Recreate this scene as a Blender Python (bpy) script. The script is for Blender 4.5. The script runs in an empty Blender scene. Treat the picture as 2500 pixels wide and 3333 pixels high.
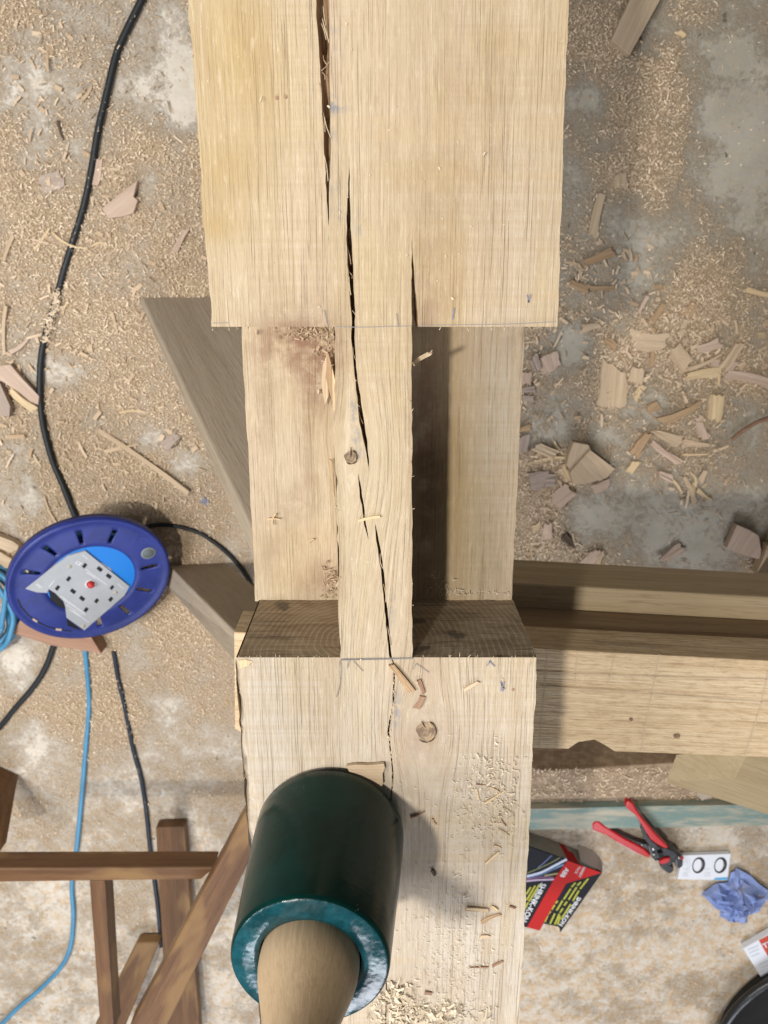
import bpy, bmesh, math, random
import numpy as np
from mathutils import Vector, Matrix, noise as mnoise
from mathutils.geometry import tessellate_polygon

random.seed(7); RNG = np.random.default_rng(7)
S = bpy.context.scene
COL = S.collection

# ------------------------------------------------------------------ camera
F, CX, CY = 2504.5, 1250.0, 1666.5        # focal length and centre of the photograph in its own pixels
TH, CAMH = math.radians(16.3), 1.5
cd = bpy.data.cameras.new('camera'); cam = bpy.data.objects.new('camera', cd); COL.objects.link(cam)
cam.location = (0, 0, CAMH); cam.rotation_euler = (-TH, 0, 0)
cd.sensor_fit = 'VERTICAL'; cd.sensor_height = 36.0; cd.lens = 36.0 * F / 3333.0
cd.clip_start = 0.02; cd.clip_end = 60
cd.dof.use_dof = True; cd.dof.focus_distance = 0.50; cd.dof.aperture_fstop = 17.0
S.camera = cam

# ------------------------------------------------------------------ light: a workshop lamp up to the left, soft fill, a cool opening behind
W = bpy.data.worlds.new('World'); S.world = W; W.use_nodes = True
W.node_tree.nodes['Background'].inputs[0].default_value = (0.96, 0.98, 1.0, 1)
W.node_tree.nodes['Background'].inputs[1].default_value = 0.105

def area(name, loc, target, size, size_y, power, color):
    l = bpy.data.lights.new(name, 'AREA'); l.shape = 'RECTANGLE'; l.size = size; l.size_y = size_y
    l.energy = power; l.color = color
    o = bpy.data.objects.new(name, l); COL.objects.link(o); o.location = loc
    o.rotation_euler = (Vector(target) - Vector(loc)).to_track_quat('-Z', 'Y').to_euler()
    return o
area('workshop_lamp', (-0.84, 0.06, 3.7), (0, -0.25, 1.0), 0.12, 0.12, 57, (1.0, 0.955, 0.89))
area('left_fill_light', (-1.55, -0.30, 2.45), (-0.5, -0.5, 0.0), 1.1, 0.9, 44, (0.97, 0.98, 1.0))  # added fill lamp with no seen source, brightens the left side of the floor
area('doorway_light', (0.3, -4.2, 3.4), (0, -0.6, 0.9), 2.6, 1.6, 120, (0.88, 0.91, 1.0))

S.view_settings.view_transform = 'Standard'; S.view_settings.look = 'None'
S.view_settings.exposure = 0.32; S.view_settings.gamma = 1.0
S.view_settings.use_curve_mapping = False

# ------------------------------------------------------------------ helpers
_c, _s = math.cos(TH), math.sin(TH)
AR, AU, AB = np.array([1., 0, 0]), np.array([0, _c, -_s]), np.array([0, _s, _c])
def at(px, py, z=0.0):
    """point of the place seen at pixel (px, py) of the photograph, at height z"""
    d = AR * (px - CX) / F - AU * (py - CY) / F - AB
    return Vector((d * ((z - CAMH) / d[2])) + np.array([0, 0, CAMH]))
def at_plane(px, py, o, n):
    d = Vector(AR * (px - CX) / F - AU * (py - CY) / F - AB); c = Vector((0, 0, CAMH))
    return c + d * ((o - c).dot(n) / d.dot(n))
def proj_np(P):
    V = P - np.array([0, 0, CAMH]); zz = -(V @ AB)
    return CX + F * (V @ AR) / zz, CY - F * (V @ AU) / zz
def wloc(o):
    v = Vector((0, 0, 0))
    while o is not None: v = v + o.location; o = o.parent
    return v
def tag(o, label=None, cat=None, group=None, kind=None):
    if label: o['label'] = label
    if cat: o['category'] = cat
    if group: o['group'] = group
    if kind: o['kind'] = kind
    return o
def empty(name, loc, label, cat, group=None):
    o = bpy.data.objects.new(name, None); COL.objects.link(o); o.location = loc; o.empty_display_size = .05
    return tag(o, label, cat, group)
def mk(name, verts, faces, mat, parent=None, gdir=None, smooth=False, mats=None, fmat=None, origin=None):
    """one mesh object from world-space vertices; writes the 'grain' attribute (x runs along the fibres)"""
    V = np.array([tuple(v) for v in verts], dtype=float)
    if origin is None:
        lo, hi = V.min(0), V.max(0); origin = np.array([(lo[0]+hi[0])/2, (lo[1]+hi[1])/2, lo[2]])
    origin = np.array(origin)
    me = bpy.data.meshes.new(name)
    L = V - origin
    me.from_pydata([tuple(v) for v in L], [], [tuple(int(i) for i in f) for f in faces])
    for m in (mats or [mat]): me.materials.append(m)
    if fmat is not None: me.polygons.foreach_set('material_index', np.array(fmat, dtype=np.int32))
    if smooth: me.polygons.foreach_set('use_smooth', [True] * len(me.polygons))
    if gdir is not None:
        g = Vector(gdir).normalized(); up = Vector((0, 0, 1)) if abs(g.z) < .9 else Vector((1, 0, 0))
        a = g.cross(up).normalized(); b = a.cross(g)
        M = np.array([tuple(g), tuple(a), tuple(b)])
        G = L @ M.T + RNG.uniform(-3, 3, 3)
        at_ = me.attributes.new('grain', 'FLOAT_VECTOR', 'POINT'); at_.data.foreach_set('vector', G.ravel())
    o = bpy.data.objects.new(name, me); COL.objects.link(o)
    if parent is not None: o.parent = parent
    o.location = Vector(origin) - (wloc(parent) if parent is not None else Vector((0, 0, 0)))
    return o
def bevel(o, w, seg=2):
    m = o.modifiers.new('edge', 'BEVEL'); m.width = w; m.segments = seg; m.limit_method = 'ANGLE'; m.angle_limit = math.radians(40)
    return o
HEXF = [(3, 2, 1, 0), (4, 5, 6, 7), (0, 1, 5, 4), (1, 2, 6, 5), (2, 3, 7, 6), (3, 0, 4, 7)]
def fixn(o):
    bm = bmesh.new(); bm.from_mesh(o.data); bmesh.ops.recalc_face_normals(bm, faces=bm.faces); bm.to_mesh(o.data); bm.free(); return o
def hexa(name, bot, top, mat, parent=None, gdir=None, bev=.0015):
    o = mk(name, list(bot) + list(top), HEXF, mat, parent, gdir)
    fixn(o)
    if bev: bevel(o, bev)
    return o
def bar(name, a, b, w, h, mat, parent=None, up=(0, 0, 1), bev=.002):
    """square timber from a to b: w across, h along up"""
    a, b = Vector(a), Vector(b); d = (b - a).normalized(); sd = d.cross(Vector(up)).normalized(); u = sd.cross(d)
    q = [sd * (w/2) + u * (h/2), sd * (w/2) - u * (h/2), -sd * (w/2) - u * (h/2), -sd * (w/2) + u * (h/2)]
    return hexa(name, [a + v for v in q], [b + v for v in q], mat, parent, d, bev)
def prism(name, top, thick, mat, parent=None, gdir=None, bev=0.0, nrm=(0, 0, -1), smooth=False):
    """solid of a polygon given in world space, extruded along nrm"""
    n = len(top); t = [Vector(p) for p in top]; dn = Vector(nrm) * thick
    V = t + [p + dn for p in t]
    tris = tessellate_polygon([t])
    Fc = [tuple(f) for f in tris] + [tuple(i + n for i in reversed(f)) for f in tris] + [(i, (i+1) % n, (i+1) % n + n, i + n) for i in range(n)]
    o = mk(name, V, Fc, mat, parent, gdir, smooth); fixn(o)
    if bev: bevel(o, bev)
    return o
def poly(name, pts, z, thick, mat, parent=None, gdir=None, bev=0.0):
    return prism(name, [at(x, y, z) for x, y in pts], thick, mat, parent, gdir, bev)
def spline(P, n):
    P = [Vector(p) for p in P]; out = []
    for i in range(len(P) - 1):
        p0, p1, p2, p3 = P[max(i-1, 0)], P[i], P[i+1], P[min(i+2, len(P)-1)]
        for k in range(n):
            t = k / n
            out.append(.5 * ((2*p1) + (p2-p0)*t + (2*p0-5*p1+4*p2-p3)*t*t + (3*p1-p0-3*p2+p3)*t**3))
    out.append(P[-1]); return out
def tube_geo(P, r, seg=10, taper=None):
    V, Fc = [], []; prev = None
    for i, p in enumerate(P):
        d = (P[min(i+1, len(P)-1)] - P[max(i-1, 0)]).normalized()
        a = prev if prev is not None else (Vector((0, 0, 1)) if abs(d.z) < .9 else Vector((1, 0, 0)))
        s = d.cross(a)
        if s.length < 1e-5: s = d.orthogonal()
        s.normalize(); u = s.cross(d).normalized(); prev = u
        rr = r * (taper(i / (len(P)-1)) if taper else 1)
        for k in range(seg):
            t = 2 * math.pi * k / seg; V.append(p + (s * math.cos(t) + u * math.sin(t)) * rr)
    for i in range(len(P) - 1):
        for k in range(seg):
            a, b = i*seg + k, i*seg + (k+1) % seg; Fc.append((a, b, b + seg, a + seg))
    Fc.append(tuple(range(seg-1, -1, -1))); Fc.append(tuple(range(len(V)-seg, len(V))))
    return V, Fc
def tube(name, P, r, mat, parent=None, seg=10, n=8, taper=None):
    V, Fc = tube_geo(spline(P, n) if n > 1 else [Vector(p) for p in P], r, seg, taper)
    return mk(name, V, Fc, mat, parent, gdir=(1, 0, 0), smooth=True)
def lathe(name, prof, base, axis, mat, parent=None, seg=64, smooth=True, gdir=None):
    ax = Vector(axis).normalized(); a = ax.orthogonal().normalized(); b = ax.cross(a); base = Vector(base); V, Fc = [], []
    for r, h in prof:
        for k in range(seg):
            t = 2*math.pi*k/seg; V.append(base + ax*h + (a*math.cos(t) + b*math.sin(t)) * max(r, 1e-5))
    for i in range(len(prof) - 1):
        for k in range(seg):
            p, q = i*seg + k, i*seg + (k+1) % seg; Fc.append((p, q, q+seg, p+seg))
    o = mk(name, V, Fc, mat, parent, gdir or ax, smooth); fixn(o); return o
_fonts = {}
def text(name, body, o, xdir, ydir, size, mat, parent=None, bold=False, squeeze=1.0, spacing=1.0):
    cu = bpy.data.curves.new('txt', 'FONT'); cu.body = body; cu.size = size; cu.extrude = .00012; cu.offset = size * (.02 if bold else 0)
    cu.space_character = spacing; cu.resolution_u = 2
    ob = bpy.data.objects.new('txt', cu); COL.objects.link(ob)
    bpy.context.view_layer.update()
    me = bpy.data.meshes.new_from_object(ob.evaluated_get(bpy.context.evaluated_depsgraph_get()))
    bpy.data.objects.remove(ob); bpy.data.curves.remove(cu)
    x = Vector(xdir).normalized(); n = x.cross(Vector(ydir)).normalized(); y = n.cross(x); o = Vector(o)
    V = [o + x * v.co.x * squeeze + y * v.co.y + n * v.co.z for v in me.vertices]
    Fc = [tuple(p.vertices) for p in me.polygons]
    bpy.data.meshes.remove(me)
    return mk(name, V, Fc, mat, parent)
def strip_geo(P, w, nrm=(0, 0, 1)):
    n = Vector(nrm).normalized(); V, Fc = [], []
    for i, p in enumerate(P):
        d = (P[min(i+1, len(P)-1)] - P[max(i-1, 0)]).normalized(); sd = d.cross(n).normalized()
        ww = w[i] if isinstance(w, (list, tuple)) else w
        V += [p + sd*ww/2, p - sd*ww/2]
    for i in range(len(P)-1): Fc.append((2*i, 2*i+1, 2*i+3, 2*i+2))
    return V, Fc
class Bag:
    """several bits of one part collected into one mesh"""
    def __init__(s): s.V, s.F = [], []
    def add(s, g):
        b = len(s.V); s.V += list(g[0]); s.F += [tuple(i + b for i in f) for f in g[1]]; return s
    def build(s, name, mat, parent=None, gdir=None, smooth=False): return mk(name, s.V, s.F, mat, parent, gdir, smooth)

# numpy value noise ---------------------------------------------------------
_T = RNG.random((256, 256))
def vn(x, y):
    xi, yi = np.floor(x).astype(int), np.floor(y).astype(int); fx, fy = x - xi, y - yi
    fx, fy = fx*fx*(3-2*fx), fy*fy*(3-2*fy)
    g = lambda i, j: _T[i % 256, j % 256]
    return (g(xi, yi)*(1-fx) + g(xi+1, yi)*fx)*(1-fy) + (g(xi, yi+1)*(1-fx) + g(xi+1, yi+1)*fx)*fy
def fbm(x, y, o=4):
    t, a, n = 0, 1., 0
    for k in range(o): t = t + a*vn(x*2**k + 17*k, y*2**k + 31*k); n += a; a *= .5
    return t / n

# ------------------------------------------------------------------ materials
class NT:
    def __init__(s, name):
        s.m = bpy.data.materials.new(name); s.m.use_nodes = True; s.t = s.m.node_tree; s.t.nodes.clear()
        s.out = s.n('ShaderNodeOutputMaterial'); s.b = s.n('ShaderNodeBsdfPrincipled'); s.l(s.b.outputs[0], s.out.inputs[0])
    def n(s, t, **k):
        n = s.t.nodes.new(t)
        for a, v in k.items(): setattr(n, a, v)
        return n
    def l(s, a, b): s.t.links.new(a, b)
    def val(s, sock, v):
        if hasattr(v, 'is_linked') or hasattr(v, 'links'): s.l(v, sock)
        else: sock.default_value = v
    def obj(s): return s.n('ShaderNodeTexCoord').outputs['Object']
    def attr(s, name, out='Vector'): return s.n('ShaderNodeAttribute', attribute_name=name).outputs[out]
    def scale(s, v, k):
        n = s.n('ShaderNodeVectorMath', operation='MULTIPLY'); s.l(v, n.inputs[0]); n.inputs[1].default_value = k; return n.outputs[0]
    def vadd(s, a, b):
        n = s.n('ShaderNodeVectorMath', operation='ADD'); s.l(a, n.inputs[0]); s.val(n.inputs[1], b); return n.outputs[0]
    def noise(s, v, sc=1., det=3., rough=.5, dist=0., out=0):
        n = s.n('ShaderNodeTexNoise'); s.l(v, n.inputs['Vector']); n.inputs['Scale'].default_value = sc; n.inputs['Detail'].default_value = det
        n.inputs['Roughness'].default_value = rough; n.inputs['Distortion'].default_value = dist; return n.outputs[out]
    def voro(s, v, sc=1., out='Distance', feat='F1'):
        n = s.n('ShaderNodeTexVoronoi', feature=feat); s.l(v, n.inputs['Vector']); n.inputs['Scale'].default_value = sc; return n.outputs[out]
    def ramp(s, f, a, b, va=0., vb=1.):
        n = s.n('ShaderNodeMapRange'); n.interpolation_type = 'SMOOTHSTEP'; s.l(f, n.inputs[0])
        for i, v in enumerate((a, b, va, vb)): n.inputs[i+1].default_value = v
        return n.outputs[0]
    def math(s, op, a, b=0.):
        n = s.n('ShaderNodeMath', operation=op); s.val(n.inputs[0], a); s.val(n.inputs[1], b); return n.outputs[0]
    def mix(s, f, a, b, mode='MIX'):
        n = s.n('ShaderNodeMix', data_type='RGBA', blend_type=mode); s.val(n.inputs[0], f)
        for i, v in ((6, a), (7, b)):
            s.val(n.inputs[i], (*v, 1) if isinstance(v, tuple) and len(v) == 3 else v)
        return n.outputs[2]
    def bump(s, h, dist=.001, st=1.):
        n = s.n('ShaderNodeBump'); n.inputs['Strength'].default_value = st; n.inputs['Distance'].default_value = dist
        s.l(h, n.inputs['Height']); s.l(n.outputs[0], s.b.inputs['Normal']); return n
    def done(s, col, rough=.7, spec=.3, **kw):
        s.val(s.b.inputs['Base Color'], (*col, 1) if isinstance(col, tuple) and len(col) == 3 else col)
        s.val(s.b.inputs['Roughness'], rough); s.b.inputs['Specular IOR Level'].default_value = spec
        for k, v in kw.items(): s.val(s.b.inputs[k.replace('_', ' ')], v)
        return s.m
def wood(name, light, mid, pore, streak=60., fine=420., porek=.55, rough=.75, bump=.0004, dusty=0., yellow=None):
    t = NT(name); g = t.attr('grain')
    warp = t.noise(t.scale(g, (2.5, 9, 9)), 1, 2, out=1)
    wv = t.vadd(g, t.scale(t.vadd(warp, (-.5, -.5, -.5)), (0, .012, .012)))
    broad = t.noise(t.scale(wv, (1.6, streak, streak)), 1, 4, .6)
    fines = t.noise(t.scale(wv, (7, fine, fine)), 1, 3, .6)
    pores = t.noise(t.scale(wv, (30, fine*1.9, fine*1.9)), 1, 2, .5)
    col = t.mix(t.ramp(broad, .32, .68), light, mid)
    col = t.mix(t.math('MULTIPLY', t.ramp(fines, .42, .72), .45), col, pore)
    col = t.mix(t.math('MULTIPLY', t.ramp(pores, .58, .70), porek), col, pore)
    if yellow: col = t.mix(t.ramp(t.noise(t.scale(g, (5, 14, 14)), 1, 3), .5, .62), col, yellow)
    if dusty: col = t.mix(t.math('MULTIPLY', t.ramp(t.noise(t.obj(), 45, 6, .7), .45, .6), dusty), col, (.42, .31, .20))
    t.bump(t.math('ADD', t.math('MULTIPLY', pores, -.7), t.math('MULTIPLY', fines, -.6)), bump * 2)
    return t.done(col, rough, .25)
def plain(name, col, rough=.5, spec=.4, var=.0, sc=40., bump=0., bsc=300., **kw):
    t = NT(name); o = t.obj(); c = (*col, 1)
    if var: c = t.mix(t.math('MULTIPLY', t.ramp(t.noise(o, sc, 5, .65), .35, .68), var), col, tuple(v*.45 for v in col))
    if bump: t.bump(t.noise(o, bsc, 3), bump)
    return t.done(c, rough, spec, **kw)

def m_beam(name='oak_sawn', sawn=1.0):
    t = NT(name); g = t.attr('grain'); tint = t.attr('tint'); o = t.obj()
    sep = t.n('ShaderNodeSeparateXYZ'); t.l(tint, sep.inputs[0]); yel, pale, dark = sep.outputs
    blue = t.attr('stain', 'Fac')
    warp = t.noise(t.scale(g, (3., 14, 14)), 1, 2, out=1)
    wv = t.vadd(g, t.scale(t.vadd(warp, (-.5, -.5, -.5)), (0, .006, .006)))
    broad = t.noise(t.scale(wv, (1.4, 70, 70)), 1, 4, .6)
    fines = t.noise(t.scale(wv, (8, 760, 760)), 1, 3, .65)
    pores = t.noise(t.scale(wv, (14, 780, 780)), 1, 2, .5)
    long_ = t.noise(t.scale(wv, (5, 330, 330)), 1, 2, .5)
    blotch = t.noise(t.scale(g, (7, 22, 22)), 1, 4, .6)
    col = t.mix(t.ramp(broad, .3, .7), (.48, .385, .26), (.405, .315, .20))
    col = t.mix(yel, col, t.mix(t.ramp(broad, .3, .7), (.42, .305, .15), (.355, .245, .11)))
    col = t.mix(pale, col, t.mix(t.ramp(broad, .3, .7), (.49, .435, .365), (.42, .355, .28)))
    col = t.mix(t.math('MULTIPLY', t.ramp(blotch, .5, .75), .25), col, (.40, .285, .165))
    col = t.mix(t.math('MULTIPLY', t.ramp(fines, .42, .72), .30), col, (.33, .235, .14))
    area_ = t.ramp(t.noise(t.scale(g, (4.5, 26, 26)), 1, 3, .6), .34, .62, .25, 1.)
    pf = t.math('MULTIPLY', t.ramp(pores, .54, .64), t.ramp(long_, .38, .60))
    pf = t.math('MULTIPLY', pf, area_)
    col = t.mix(t.math('MULTIPLY', pf, .27), col, (.29, .195, .115))
    lf = t.noise(t.scale(wv, (14, 900, 900)), 1, 1)
    col = t.mix(t.math('MULTIPLY', t.ramp(lf, .62, .72), .24), col, (.66, .57, .44))
    hue = t.noise(t.scale(g, (9, 30, 30)), 1, 4, .65)
    col = t.mix(t.math('MULTIPLY', t.ramp(hue, .52, .66), .35), col, (.48, .365, .265))
    col = t.mix(t.math('MULTIPLY', t.ramp(hue, .47, .33), .30), col, (.46, .36, .195))
    fuzz = t.noise(t.scale(wv, (75, 430, 430)), 1, 3, .7)
    col = t.mix(t.math('MULTIPLY', t.ramp(fuzz, .50, .70), .34), col, (.30, .21, .12))
    col = t.mix(t.math('MULTIPLY', t.ramp(fuzz, .44, .30), .30), col, (.64, .545, .41))
    sawc = t.ramp(t.noise(t.scale(g, (330, 2.5, 2.5)), 1, 3, .6), .38, .62)
    col = t.mix(t.math('MULTIPLY', sawc, t.ramp(t.noise(t.scale(g, (6, 16, 16)), 1, 2), .40, .58, .0, .24)), col, (.36, .265, .145))
    # cross-cut saw lines and slub flecks
    sawn_n = t.noise(t.scale(g, (120, 4, 4)), 1, 4, .7); band = t.noise(t.scale(g, (55, 4, 4)), 1, 4, .6)
    col = t.mix(t.math('MULTIPLY', t.ramp(band, .56, .68), .24*sawn), col, (.46, .34, .19))
    col = t.mix(t.math('MULTIPLY', t.ramp(t.noise(o, 420, 2), .70, .78), .35), col, (.72, .62, .48))
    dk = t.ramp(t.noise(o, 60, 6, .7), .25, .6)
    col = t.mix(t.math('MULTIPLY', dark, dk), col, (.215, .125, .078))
    col = t.mix(t.math('MULTIPLY', blue, t.ramp(t.noise(o, 160, 4, .7), .38, .58)), col, (.17, .185, .21))
    h = t.math('ADD', t.math('MULTIPLY', pf, -1.), t.math('MULTIPLY', t.noise(t.scale(wv, (18, 700, 700)), 1, 2), .9))
    h = t.math('ADD', h, t.math('MULTIPLY', fuzz, -1.2))
    h = t.math('ADD', h, t.math('MULTIPLY', sawn_n, .30 * sawn))
    t.bump(h, .0004)
    return t.done(col, .8, .2)
def m_endgrain():
    t = NT('oak_end_grain'); o = t.obj()
    dist = t.vadd(o, t.scale(t.vadd(t.noise(o, 14, 3, out=1), (-.5, -.5, -.5)), (.018, 0, .018)))
    sep = t.n('ShaderNodeSeparateXYZ'); t.l(dist, sep.inputs[0])
    def rings(cx, cz):
        dx, dz = t.math('SUBTRACT', sep.outputs[0], cx), t.math('SUBTRACT', sep.outputs[2], cz)
        return t.math('SQRT', t.math('ADD', t.math('MULTIPLY', dx, dx), t.math('MULTIPLY', t.math('MULTIPLY', dz, dz), .55)))
    r = rings(-.022, .175)
    w = t.math('SINE', t.math('MULTIPLY', r, 1500.))
    col = t.mix(t.ramp(t.noise(o, 30, 4), .35, .65), (.28, .21, .135), (.36, .285, .19))
    col = t.mix(t.math('MULTIPLY', t.ramp(w, .45, .95), .62), col, (.50, .40, .29))
    col = t.mix(t.math('MULTIPLY', t.ramp(t.noise(t.scale(o, (18, 18, 420)), 1, 2), .58, .66), .5), col, (.10, .066, .042))
    col = t.mix(t.math('MULTIPLY', t.ramp(t.noise(t.scale(o, (12, 12, 500)), 1, 1), .66, .71), .55), col, (.52, .43, .31))
    col = t.mix(t.math('MULTIPLY', t.ramp(t.noise(o, 38, 3), .60, .68), .7), col, (.085, .07, .058))
    t.bump(t.noise(t.scale(o, (30, 30, 500)), 1, 3), .0003)
    return t.done(col, .7, .3)
def m_floor():
    t = NT('dusty_concrete'); o = t.obj(); d = t.attr('dust', 'Fac'); och = t.attr('ochre', 'Fac')
    n1 = t.noise(o, 9, 5, .62); n2 = t.noise(o, 60, 5, .7); n3 = t.noise(o, 260, 3, .6)
    con = t.mix(t.ramp(t.noise(o, 22, 6, .7), .35, .65), (.58, .515, .425), (.665, .605, .52))
    con = t.mix(t.attr('light_fall', 'Fac'), t.mix(t.ramp(n1, .35, .65), (.365, .33, .265), (.435, .40, .33)), con)
    con = t.mix(t.math('MULTIPLY', t.ramp(t.noise(o, 34, 7, .75), .48, .66), .45), con, (.47, .385, .275))
    con = t.mix(t.math('MULTIPLY', t.ramp(n2, .52, .70), .30), con, (.41, .38, .325))
    con = t.mix(t.math('MULTIPLY', t.ramp(t.noise(o, 95, 3, .6), .66, .74), .7), con, (.22, .18, .14))
    con = t.mix(t.math('MULTIPLY', t.ramp(t.noise(o, 42, 2, .5), .715, .745), .85), con, (.10, .085, .07))
    stain = t.ramp(t.math('ADD', och, t.math('MULTIPLY', t.math('SUBTRACT', t.noise(o, 48, 7, .75), .5), 2.0)), .30, .80)
    con = t.mix(t.math('MULTIPLY', stain, .85), con, t.mix(t.ramp(n3, .4, .6), (.58, .40, .225), (.47, .31, .16)))
    dv = t.mix(t.ramp(t.noise(o, 420, 3, .7), .38, .64), (.43, .285, .16), (.80, .63, .44))
    dv = t.mix(t.ramp(t.noise(o, 20, 5, .65), .45, .65), dv, t.mix(.4, dv, (.60, .425, .245)))
    dv = t.mix(t.math('MULTIPLY', t.ramp(t.noise(o, 600, 2), .62, .7), .6), dv, (.90, .79, .62))
    cover = t.ramp(t.math('ADD', d, t.math('MULTIPLY', t.math('SUBTRACT', t.noise(o, 110, 7, .8), .5), 1.35)), .08, .86)
    col = t.mix(cover, con, dv)
    t.bump(t.math('ADD', t.math('MULTIPLY', t.math('MULTIPLY', t.noise(o, 380, 4, .75), cover), 3.), t.math('MULTIPLY', n2, .5)), .0022)
    return t.done(col, .85, .2)
def m_flake(name='sawdust_flakes', a=(.54, .385, .24), b=(.90, .755, .565)):
    t = NT(name); f = t.attr('tone', 'Fac')
    return t.done(t.mix(f, a, b), .8, .2)

M = {}
M['beam'] = m_beam(); M['endgrain'] = m_endgrain(); M['floor'] = m_floor(); M['flake'] = m_flake()
M['flake_brown'] = m_flake('brown_shavings', (.27, .18, .105), (.52, .39, .265))
M['flake_mid'] = m_flake('wood_flake_tan', (.42, .29, .175), (.70, .55, .385))
M['flake_pale'] = m_flake('pale_sawdust', (.47, .375, .255), (.68, .585, .44))
M['crackwall'] = wood('oak_split_wall', (.44, .30, .175), (.34, .215, .115), (.18, .105, .055), bump=.001)
M['trestle'] = wood('old_pine', (.44, .35, .225), (.37, .28, .165), (.22, .15, .085), 45, 360, .5)
M['trestle_dark'] = wood('brown_timber', (.30, .205, .115), (.235, .155, .085), (.13, .08, .045), 30, 300, .4)
M['leg'] = wood('grey_brown_timber', (.42, .35, .265), (.35, .285, .205), (.25, .195, .14), 26, 260, .35, dusty=.2)
M['pale_leg'] = wood('pale_softwood', (.41, .32, .185), (.355, .27, .145), (.27, .195, .105), 30, 260, .3)
M['iroko'] = wood('red_brown_hardwood', (.175, .09, .04), (.11, .052, .022), (.06, .028, .013), 50, 380, .45, .5, yellow=(.22, .125, .05))
M['dusty'] = wood('dusty_timber', (.36, .26, .175), (.28, .19, .12), (.17, .11, .07), 30, 260, .4, dusty=.85)
M['teal_paint'] = None
M['chip_tan'] = wood('chip_tan', (.57, .44, .30), (.49, .365, .235), (.34, .24, .15), 120, 700, .5)
M['chip_pink'] = wood('chip_pinkish', (.57, .435, .34), (.49, .36, .27), (.35, .24, .175), 120, 700, .5)
M['chip_orange'] = wood('chip_orange_brown', (.46, .32, .19), (.385, .255, .145), (.21, .12, .06), 120, 700, .5)
M['chip_pale'] = wood('chip_pale', (.68, .53, .33), (.60, .45, .26), (.42, .29, .16), 120, 700, .4)
M['chip_grey'] = wood('chip_greyish', (.43, .345, .285), (.36, .28, .225), (.24, .18, .14), 120, 700, .5)
M['chip_dark'] = wood('chip_dark', (.13, .09, .06), (.09, .06, .04), (.05, .03, .02), 120, 700, .5)
M['wedge'] = wood('pinkish_hardwood', (.41, .245, .165), (.35, .20, .135), (.24, .13, .085), 60, 500, .4)
M['bark'] = wood('bark_brown', (.33, .20, .13), (.25, .14, .085), (.12, .07, .045), 90, 300, .6)
M['handle'] = wood('turned_beech', (.46, .34, .21), (.41, .295, .175), (.31, .21, .12), 24, 500, .25, .5, .0001)
M['black_cable'] = plain('black_rubber', (.012, .014, .016), .55, .4, bump=.0003)
M['blue_cable'] = plain('blue_pvc', (.075, .265, .44), .45, .45, .3, 30)
M['dark_cable'] = plain('dusty_dark_rubber', (.022, .03, .042), .55, .4, .4, 30)
M['graphite'] = plain('pencil_graphite', (.20, .19, .19), .6, .3)
M['ink'] = plain('blue_black_ink', (.20, .20, .25), .7, .2)
def m_teal():
    t = NT('worn_teal_paint'); g = t.attr('grain'); o = t.obj()
    w = t.ramp(t.noise(t.scale(g, (6, 40, 40)), 1, 5, .7), .42, .62)
    col = t.mix(w, (.19, .27, .245), (.43, .40, .31))
    col = t.mix(t.math('MULTIPLY', t.ramp(t.noise(o, 90, 4), .55, .7), .4), col, (.42, .32, .21))
    return t.done(col, .7, .3)
M['teal_paint'] = m_teal()

BT = 1.04                                     # top face of the beam
# ================================================================== floor
def blobs(px, py, lst):
    r = np.zeros_like(px)
    for x, y, rx, ry, a in lst: r += a * np.exp(-(((px-x)/rx)**2 + ((py-y)/ry)**2))
    return r
BARE = [(60, 260, 90, 150, -.42), (430, 270, 110, 110, -.55), (560, 120, 80, 140, -.5), (590, 330, 60, 120, -.55), (90, 500, 60, 90, -.4), (480, 580, 60, 70, -.35),
        (300, 925, 45, 60, -.45), (170, 1210, 90, 45, -.5), (310, 1345, 50, 60, -.5), (480, 1430, 90, 50, -.4), (100, 1620, 60, 60, -.4), (600, 1520, 80, 60, -.4), (60, 1450, 50, 60, -.3),
        (450, 2110, 60, 90, -.4), (520, 2300, 60, 60, -.4), (60, 2150, 60, 120, -.4), (110, 2380, 70, 80, -.4), (380, 2560, 120, 90, -.35),
        (2120, 60, 70, 60, -.4), (2400, 150, 160, 260, -.55), (2330, 380, 80, 70, -.5), (1930, 320, 80, 60, -.5), (1975, 460, 60, 60, -.5), (2060, 740, 130, 90, -.55), (2300, 560, 110, 90, -.4),
        (2450, 600, 90, 260, -.5), (2120, 880, 120, 80, -.5), (1860, 1130, 80, 70, -.6), (1790, 1390, 110, 90, -.6), (1990, 1420, 70, 70, -.45), (2100, 1310, 70, 60, -.5), (2430, 1500, 160, 180, -.4),
        (2040, 1700, 140, 120, -.35), (2300, 1750, 160, 120, -.4), (1900, 1680, 60, 60, -.4)]
DUSTY = [(120, 120, 180, 200, .15), (260, 700, 300, 200, .25), (430, 1080, 260, 160, .2), (300, 1600, 260, 200, .22), (560, 1980, 200, 220, .25), (300, 2250, 240, 160, .12),
         (1900, 420, 180, 160, .12), (2080, 470, 170, 200, .22), (2200, 330, 70, 60, .12), (2290, 700, 50, 160, .16), (1900, 120, 160, 160, .25), (2230, 60, 120, 90, .2), (1740, 250, 90, 260, .2),
         (2260, 960, 120, 110, .18), (1740, 1080, 80, 160, .25), (1760, 1600, 120, 160, .35), (1730, 1800, 110, 90, .3), (2250, 1180, 220, 120, .1), (2420, 1230, 120, 80, .15)]
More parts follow.
